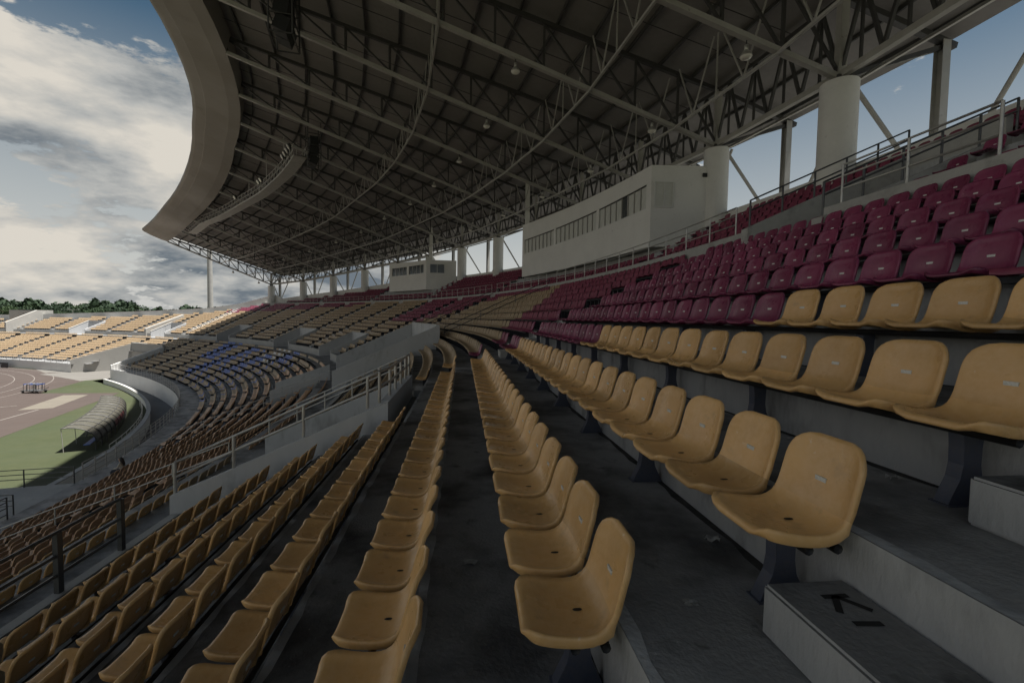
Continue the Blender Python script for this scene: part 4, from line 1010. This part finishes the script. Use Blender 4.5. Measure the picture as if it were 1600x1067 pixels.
# ------------------------------------------------------------------ on the field
def build_field():
    for i, (a, b) in enumerate(((48.5, 56.2), (56.4, 64.2), (64.4, 72.5))):
        lab = ('nearest arched team shelter with pale translucent roof', 'middle arched team shelter with maroon lower panel', 'farthest arched team shelter beside the grass edge')[i]
        t = thing('team_shelter', P(a, -25, -11), lab, 'shelter', 'team shelters beside the field')
        def arc(q, off=0):
            out = []
            for k in range(9):
                an = math.radians(-8+k*13.5); out.append(P(q, -26.4+(1.75+off)*math.cos(an), -10.25+(1.15+off)*math.sin(an)))
            return out
        n = 4; qs = qrange(a, b, (b-a)/n)
        for s in range(n):
            A, B = arc(qs[s]), arc(qs[s+1]); V = []; F = []
            for x, y in zip(A, B): V += [x, y]
            for k in range(8): F.append((2*k, 2*k+1, 2*k+3, 2*k+2))
            lo = F[:2]; hi = F[2:]
            world_mesh('roof_panel', V, F if i != 1 else hi, M_POLY, t, True)
            if i == 1: world_mesh('back_panel', V, lo, M_REDPOLY, t, True)
        for q in qs: tube('hoop', [P(q, -24.65, -11)]+arc(q, .02), .04, M_DSTEEL, t, 6)
        for k in (0, 4, 8): tube('purlin', [arc(q, .02)[k] for q in qs], .03, M_DSTEEL, t, 6)
        for q in qs[::2]: bar('front_post', P(q, -26.6, -11), arc(q)[8], .05, .05, M_STEEL, t, 8)
        link('bench', unit_cube(M_BLU), t, bar_matrix(P(a+.4, -25.3, -10.6), P(b-.4, -25.3, -10.6), .4, .06))
    # low rail along the moat
    railing('thin rail on the grass edge behind the team shelters', [P(q, -23.3, -11) for q in qrange(46, 76, 2)], .75, (1, .55), M_RAIL, r=.025, post_r=.025)
    # ramp across the moat
    zf = lt_z(LT_N-1)
    t = thing('field_ramp', P(27.5, -21, zf), 'grey concrete bridge ramp across the sunken road at the lower left', 'ramp')
    V, F = closed_sweep([25., 27, 30.4], [(-20.2, zf-.9), (-27, zf-1.1), (-33, -10.98), (-33, -10.9), (-27, zf-.02), (-20.2, zf-.004)]); world_mesh('slab', V, F, M_CONC, t)
    for q, l in ((25.1, 'near dark railing of the moat ramp'), (30.3, 'far dark railing of the moat ramp')):
        railing(l, [P(q, w, zf if w > -27.2 else zf+(-10.9-zf)*(-27-w)/6) for w in (-20.2, -22.4, -24.7, -27, -29, -31, -33)], .95, (1, .72, .45), M_DRAIL, r=.022, post_r=.03)
    # hurdle trolley
    c = Vector((*HURD, 0)); t = thing('hurdle_trolley', c, 'dark trolley of stacked hurdles standing on the track', 'trolley')
    for i in range(7):
        o = Vector((-.9+i*.3, .12*math.sin(i*2), 0)); 
        for sx in (-.55, .55): bar('upright', c+o+Vector((0, sx, .35)), c+o+Vector((.05, sx, 1.25)), .04, .04, M_DRAIL, t)
        bar('cross_board', c+o+Vector((.05, -.6, 1.2)), c+o+Vector((.05, .6, 1.2)), .03, .09, M_BLU if i % 3 == 0 else (M_WHI if i % 3 == 1 else M_BLACK), t)
    link('platform', unit_cube(M_DRAIL), t, Matrix.Translation(c+Vector((0, 0, .32))) @ Matrix.Diagonal((2.4, 1.3, .08, 1)))
    for sx in (-.9, .9):
        for sy in (-.6, .6): link('wheel', unit_cyl(M_BLACK, 12), t, bar_matrix(c+Vector((sx, sy-.05, .16)), c+Vector((sx, sy+.05, .16)), .32, .32))
    bar('handle', c+Vector((1.2, 0, .35)), c+Vector((2., 0, .8)), .05, .05, M_DRAIL, t)
    # advertising boards before the far stand
    for q, ln, m, txt, lab in ((151., 9., M_ADBLK, 'AoChang', 'black advertising board with white script on the far grass'), (161., 8., M_ADBLUE, 'Chang', 'blue advertising board with pale lettering at the left edge')):
        A, B = P(q, -21.2, -11), P(q+ln, -21.2, -11); t = thing('advertising_board', A, lab, 'sign')
        link('panel', unit_cube(m), t, Matrix.Translation((A+B)/2+Vector((0, 0, .55))) @ Matrix.Rotation(math.atan2((B-A).y, (B-A).x), 4, 'Z') @ Matrix.Diagonal(((B-A).length, .06, 1.0, 1)))
        for f in (.1, .5, .9): bar('stand', A.lerp(B, f)+Vector((.3, .7, 0)), A.lerp(B, f)+Vector((0, .06, .9)), .05, .05, M_DRAIL, t)
        cu = bpy.data.curves.new('txt', 'FONT'); cu.body = txt; cu.size = 1.05; cu.align_x = 'CENTER'; cu.align_y = 'CENTER'; cu.shear = .25
        tmp = bpy.data.objects.new('txt', cu); COL.objects.link(tmp); bpy.context.view_layer.update()
        me = bpy.data.meshes.new_from_object(tmp.evaluated_get(bpy.context.evaluated_depsgraph_get())); bpy.data.objects.remove(tmp)
        me.materials.clear(); me.materials.append(M_ADTXT)
        d = (A-B).normalized(); nrm = Vector((d.y, -d.x, 0)); c = (A+B)/2+nrm*.045+Vector((0, 0, .55))
        M = Matrix(((d.x, 0, nrm.x, c.x), (d.y, 0, nrm.y, c.y), (0, 1, 0, c.z), (0, 0, 0, 1))); link('lettering', me, t, M)
    # floodlight mast, street lamps beyond the rim
    b = Vector((-88.1, 131.5, 0)); t = thing('floodlight_mast', b, 'tall pale floodlight mast standing behind the far rim', 'mast')
    V, F = lathe([(.85, 0), (.75, 12), (.65, 26), (.5, 42)], b, 16); world_mesh('pole', V, F, M_STEEL, t, True)
    link('head_frame', unit_cube(M_DSTEEL), t, Matrix.Translation(b+Vector((0, 0, 44))) @ Matrix.Rotation(.7, 4, 'Z') @ Matrix.Diagonal((5, .6, 4, 1)))
    for i in range(3):
        for j in range(4): link('lamp', unit_cyl(M_LAMP, 10), t, Matrix.Translation(b+Vector((0, 0, 42.8+i*1.2))) @ Matrix.Rotation(.7, 4, 'Z') @ Matrix.Translation((-1.8+1.2*j, -.4, 0)) @ Matrix.Rotation(math.pi/2, 4, 'X') @ Matrix.Diagonal((.8, .8, .4, 1)))
    for i, (x, y) in enumerate(((-160, 164), (-126, 154), (-106, 152), (-112, 150))):
        b = Vector((x, y, 0)); h = 11.6; t = thing('street_lamp', b, '%s twin street lamp from the left beyond the far rim' % ordinal(i+1), 'street lamp', 'street lamps beyond the rim')
        bar('pole', b, b+Vector((0, 0, h)), .18, .18, M_RAIL, t, 8)
        for s in (-1, 1): bar('arm', b+Vector((0, 0, h)), b+Vector((s*1.5, 0, h+.3)), .1, .1, M_RAIL, t); link('lamp_head', unit_cube(M_WHI), t, Matrix.Translation(b+Vector((s*1.8, 0, h+.3))) @ Matrix.Diagonal((.8, .35, .15, 1)))
    # concrete structure at the left edge of the far stand
    t = thing('end_stair_block', P(190, -2, -3), 'white concrete stair block ending the far stand at the left edge', 'wall')
    radial_wall('wall', 176, [(-7.5, -5), (2.5, -5), (2.5, .3), (-1, .3), (-7.5, -2.6)], .4, M_WHITE, t)
    arc_wall('cross_wall', 176.2, 183, -1.2, -4, .25, .4, M_WHITE, t)
    t = thing('stand_wall', P(128, 0, -1), 'white sloping wall dividing the upper seats of the far stand', 'wall')
    radial_wall('wall', 134.5, [(-6.3, -5), (1.5, -5), (1.5, -.2), (-6.3, -3.3)], .6, M_WHITE, t)
HURD = (-64.5, 60.4)
build_field()
# ------------------------------------------------------------------ person in the front row
def build_person():
    q, w = 30.6, lt_w(LT_N-1)
    M = frame(q, w, lt_z(LT_N-1)+.43) 
    t = thing('person', M.translation, 'person in a pale top with long dark hair seated in the front row', 'person')
    J = {'pelvis': ((0, 0, .1), .13), 'belly': ((0, -.03, .28), .12), 'chest': ((0, .0, .46), .13), 'neck': ((0, .03, .6), .055), 'head': ((0, .06, .72), .085), 'crown': ((0, .05, .8), .07)}
    E = [('pelvis', 'belly'), ('belly', 'chest'), ('chest', 'neck'), ('neck', 'head'), ('head', 'crown')]
    for s, k in ((-1, 'l'), (1, 'r')):
        J.update({k+'hip': ((s*.09, .03, .08), .09), k+'knee': ((s*.12, .43, .1), .065), k+'ankle': ((s*.12, .45, -.34), .04), k+'toe': ((s*.13, .62, -.39), .035),
                  k+'sho': ((s*.17, .0, .53), .06), k+'elb': ((s*.23, .1, .28), .045), k+'wri': ((s*.13, .34, .2), .032), k+'hand': ((s*.11, .43, .18), .026)})
        E += [('pelvis', k+'hip'), (k+'hip', k+'knee'), (k+'knee', k+'ankle'), (k+'ankle', k+'toe'), ('chest', k+'sho'), (k+'sho', k+'elb'), (k+'elb', k+'wri'), (k+'wri', k+'hand')]
    keys = list(J); me = bpy.data.meshes.new('body'); me.from_pydata([J[k][0] for k in keys], [(keys.index(a), keys.index(b)) for a, b in E], [])
    o = link('body', me, t, M); sk = o.modifiers.new('skin', 'SKIN'); o.modifiers.new('sub', 'SUBSURF').levels = 2; o.modifiers['sub'].render_levels = 2
    for i, k in enumerate(keys): v = me.skin_vertices[0].data[i]; v.radius = (J[k][1], J[k][1]); v.use_root = (k == 'pelvis')
    m = bpy.data.materials.new('person_clothes'); m.use_nodes = True; nt = m.node_tree; N = nt.nodes; b = N['Principled BSDF']; b.inputs['Roughness'].default_value = .8
    tc = N.new('ShaderNodeTexCoord'); sp = N.new('ShaderNodeSeparateXYZ'); nt.links.new(tc.outputs['Object'], sp.inputs[0])
    cr = N.new('ShaderNodeValToRGB'); cr.color_ramp.interpolation = 'CONSTANT'; e = cr.color_ramp.elements
    e[0].position = 0; e[0].color = (.04, .045, .06, 1); e[1].position = .58; e[1].color = (.42, .4, .35, 1); k = e.new(.98); k.color = (.4, .24, .16, 1)
    mr = N.new('ShaderNodeMapRange'); mr.inputs['From Min'].default_value = -.4; mr.inputs['From Max'].default_value = .62; nt.links.new(sp.outputs[2], mr.inputs['Value']); nt.links.new(mr.outputs[0], cr.inputs[0]); nt.links.new(cr.outputs[0], b.inputs['Base Color'])
    me.materials.append(m)
    V, F = [], []
    n = 12
    for i, (r, z, y) in enumerate(((.02, .84, .03), (.09, .81, .03), (.115, .72, .0), (.11, .6, -.03), (.1, .48, -.08), (.05, .36, -.12))):
        V += [M @ Vector((r*math.cos(2*math.pi*k/n), y+r*.85*math.sin(2*math.pi*k/n)-.015, z)) for k in range(n)]
    for a in range(5):
        for k in range(n): F.append((a*n+k, a*n+(k+1) % n, (a+1)*n+(k+1) % n, (a+1)*n+k))
    world_mesh('hair', V, F, M_HAIR, t, True)
build_person()
# ------------------------------------------------------------------ trees beyond the rim
def crown_mesh(seed, m, n=1700):
    rnd = random.Random(seed); V = []; F = []
    blobs = [(Vector((rnd.uniform(-.55, .55), rnd.uniform(-.5, .5), rnd.uniform(-.3, .45))), rnd.uniform(.28, .5)) for _ in range(11)]
    for i in range(n):
        c, r = blobs[rnd.randrange(len(blobs))]
        d = Vector((rnd.gauss(0, 1), rnd.gauss(0, 1), rnd.gauss(0, .8))).normalized()*r*(rnd.random()**.3); p = c+d
        s = rnd.uniform(.03, .07); a = Vector((rnd.gauss(0, 1), rnd.gauss(0, 1), rnd.gauss(0, 1))).normalized(); b = a.cross(Vector((rnd.gauss(0, 1), rnd.gauss(0, 1), rnd.gauss(0, 1)))).normalized()
        k = len(V); V += [p+a*s, p+b*s, p-a*s*.8, p-b*s]; F.append((k, k+1, k+2, k+3))
    return mesh_of(V, F, m, 'crown')
CROWNS = [crown_mesh(i, LEAF[i % 3]) for i in range(6)]
def trunk_mesh():
    V, F = [], []
    def limb(a, b, r0, r1):
        d = (b-a).normalized(); x = d.orthogonal().normalized(); y = d.cross(x); k = len(V)
        for p, r in ((a, r0), (b, r1)): V.extend([p+x*r*math.cos(t)+y*r*math.sin(t) for t in [i*math.pi/3 for i in range(6)]])
        for i in range(6): F.append((k+i, k+(i+1) % 6, k+6+(i+1) % 6, k+6+i))
    limb(Vector((0, 0, 0)), Vector((.02, 0, .5)), .035, .024)
    for i in range(5):
        a = i*1.3; limb(Vector((.02, 0, .42+.03*i)), Vector((.25*math.cos(a), .25*math.sin(a), .78)), .016, .006)
    return mesh_of(V, F, M_BARK, 'trunk')
TRUNK = trunk_mesh()
def build_trees():
    rnd = random.Random(3); n = 0
    spots = []
    for i in range(44):
        px = -30+i*10.2+rnd.uniform(-5, 5); d = rnd.uniform(250, 330); h = rnd.uniform(12.6, 16.2)*d/290
        if px > 215: h *= .8
        if px > 330: h *= .85
        x = (px-800)/703*d; spots.append((x, d, h, px))
    for i, (x, y, h, px) in enumerate(sorted(spots, key=lambda s: s[3])):
        t = thing('tree', Vector((x, y, 0)), '%s leafy tree from the left along the horizon beyond the rim' % ordinal(i+1), 'tree', 'trees along the horizon')
        link('trunk', TRUNK, t, Matrix.Translation((x, y, 0)) @ Matrix.Diagonal((h, h, h, 1)))
        link('crown', CROWNS[i % 6], t, Matrix.Translation((x, y, h*.64)) @ Matrix.Rotation(rnd.uniform(0, 6.28), 4, 'Z') @ Matrix.Diagonal((h*.5, h*.5, h*.44, 1)))
    # the wood behind, one mass
    V = []; F = []; rn = np.random.RandomState(5)
    for i in range(16000):
        px = rn.uniform(-60, 470); d = rn.uniform(300, 400); x = (px-800)/703*d
        top = (16.2+1.6*math.sin(px*.045)+1.3*math.sin(px*.13+1)+.9*math.sin(px*.31))*d/330*(1 if px < 215 else .82)
        z = top*rn.uniform(.05, 1)**.7; s = rn.uniform(.8, 1.9); a = Vector(rn.normal(size=3)).normalized(); b = a.cross(Vector(rn.normal(size=3))).normalized(); p = Vector((x, d, z))
        k = len(V); V += [p+a*s, p+b*s, p-a*s, p-b*s]; F.append((k, k+1, k+2, k+3))
    o = world_mesh('far_wood', V, F, LEAF[2], kind='stuff'); o['label'] = 'dark green wood along the horizon beyond the far rim'; o['category'] = 'wood'
build_trees()
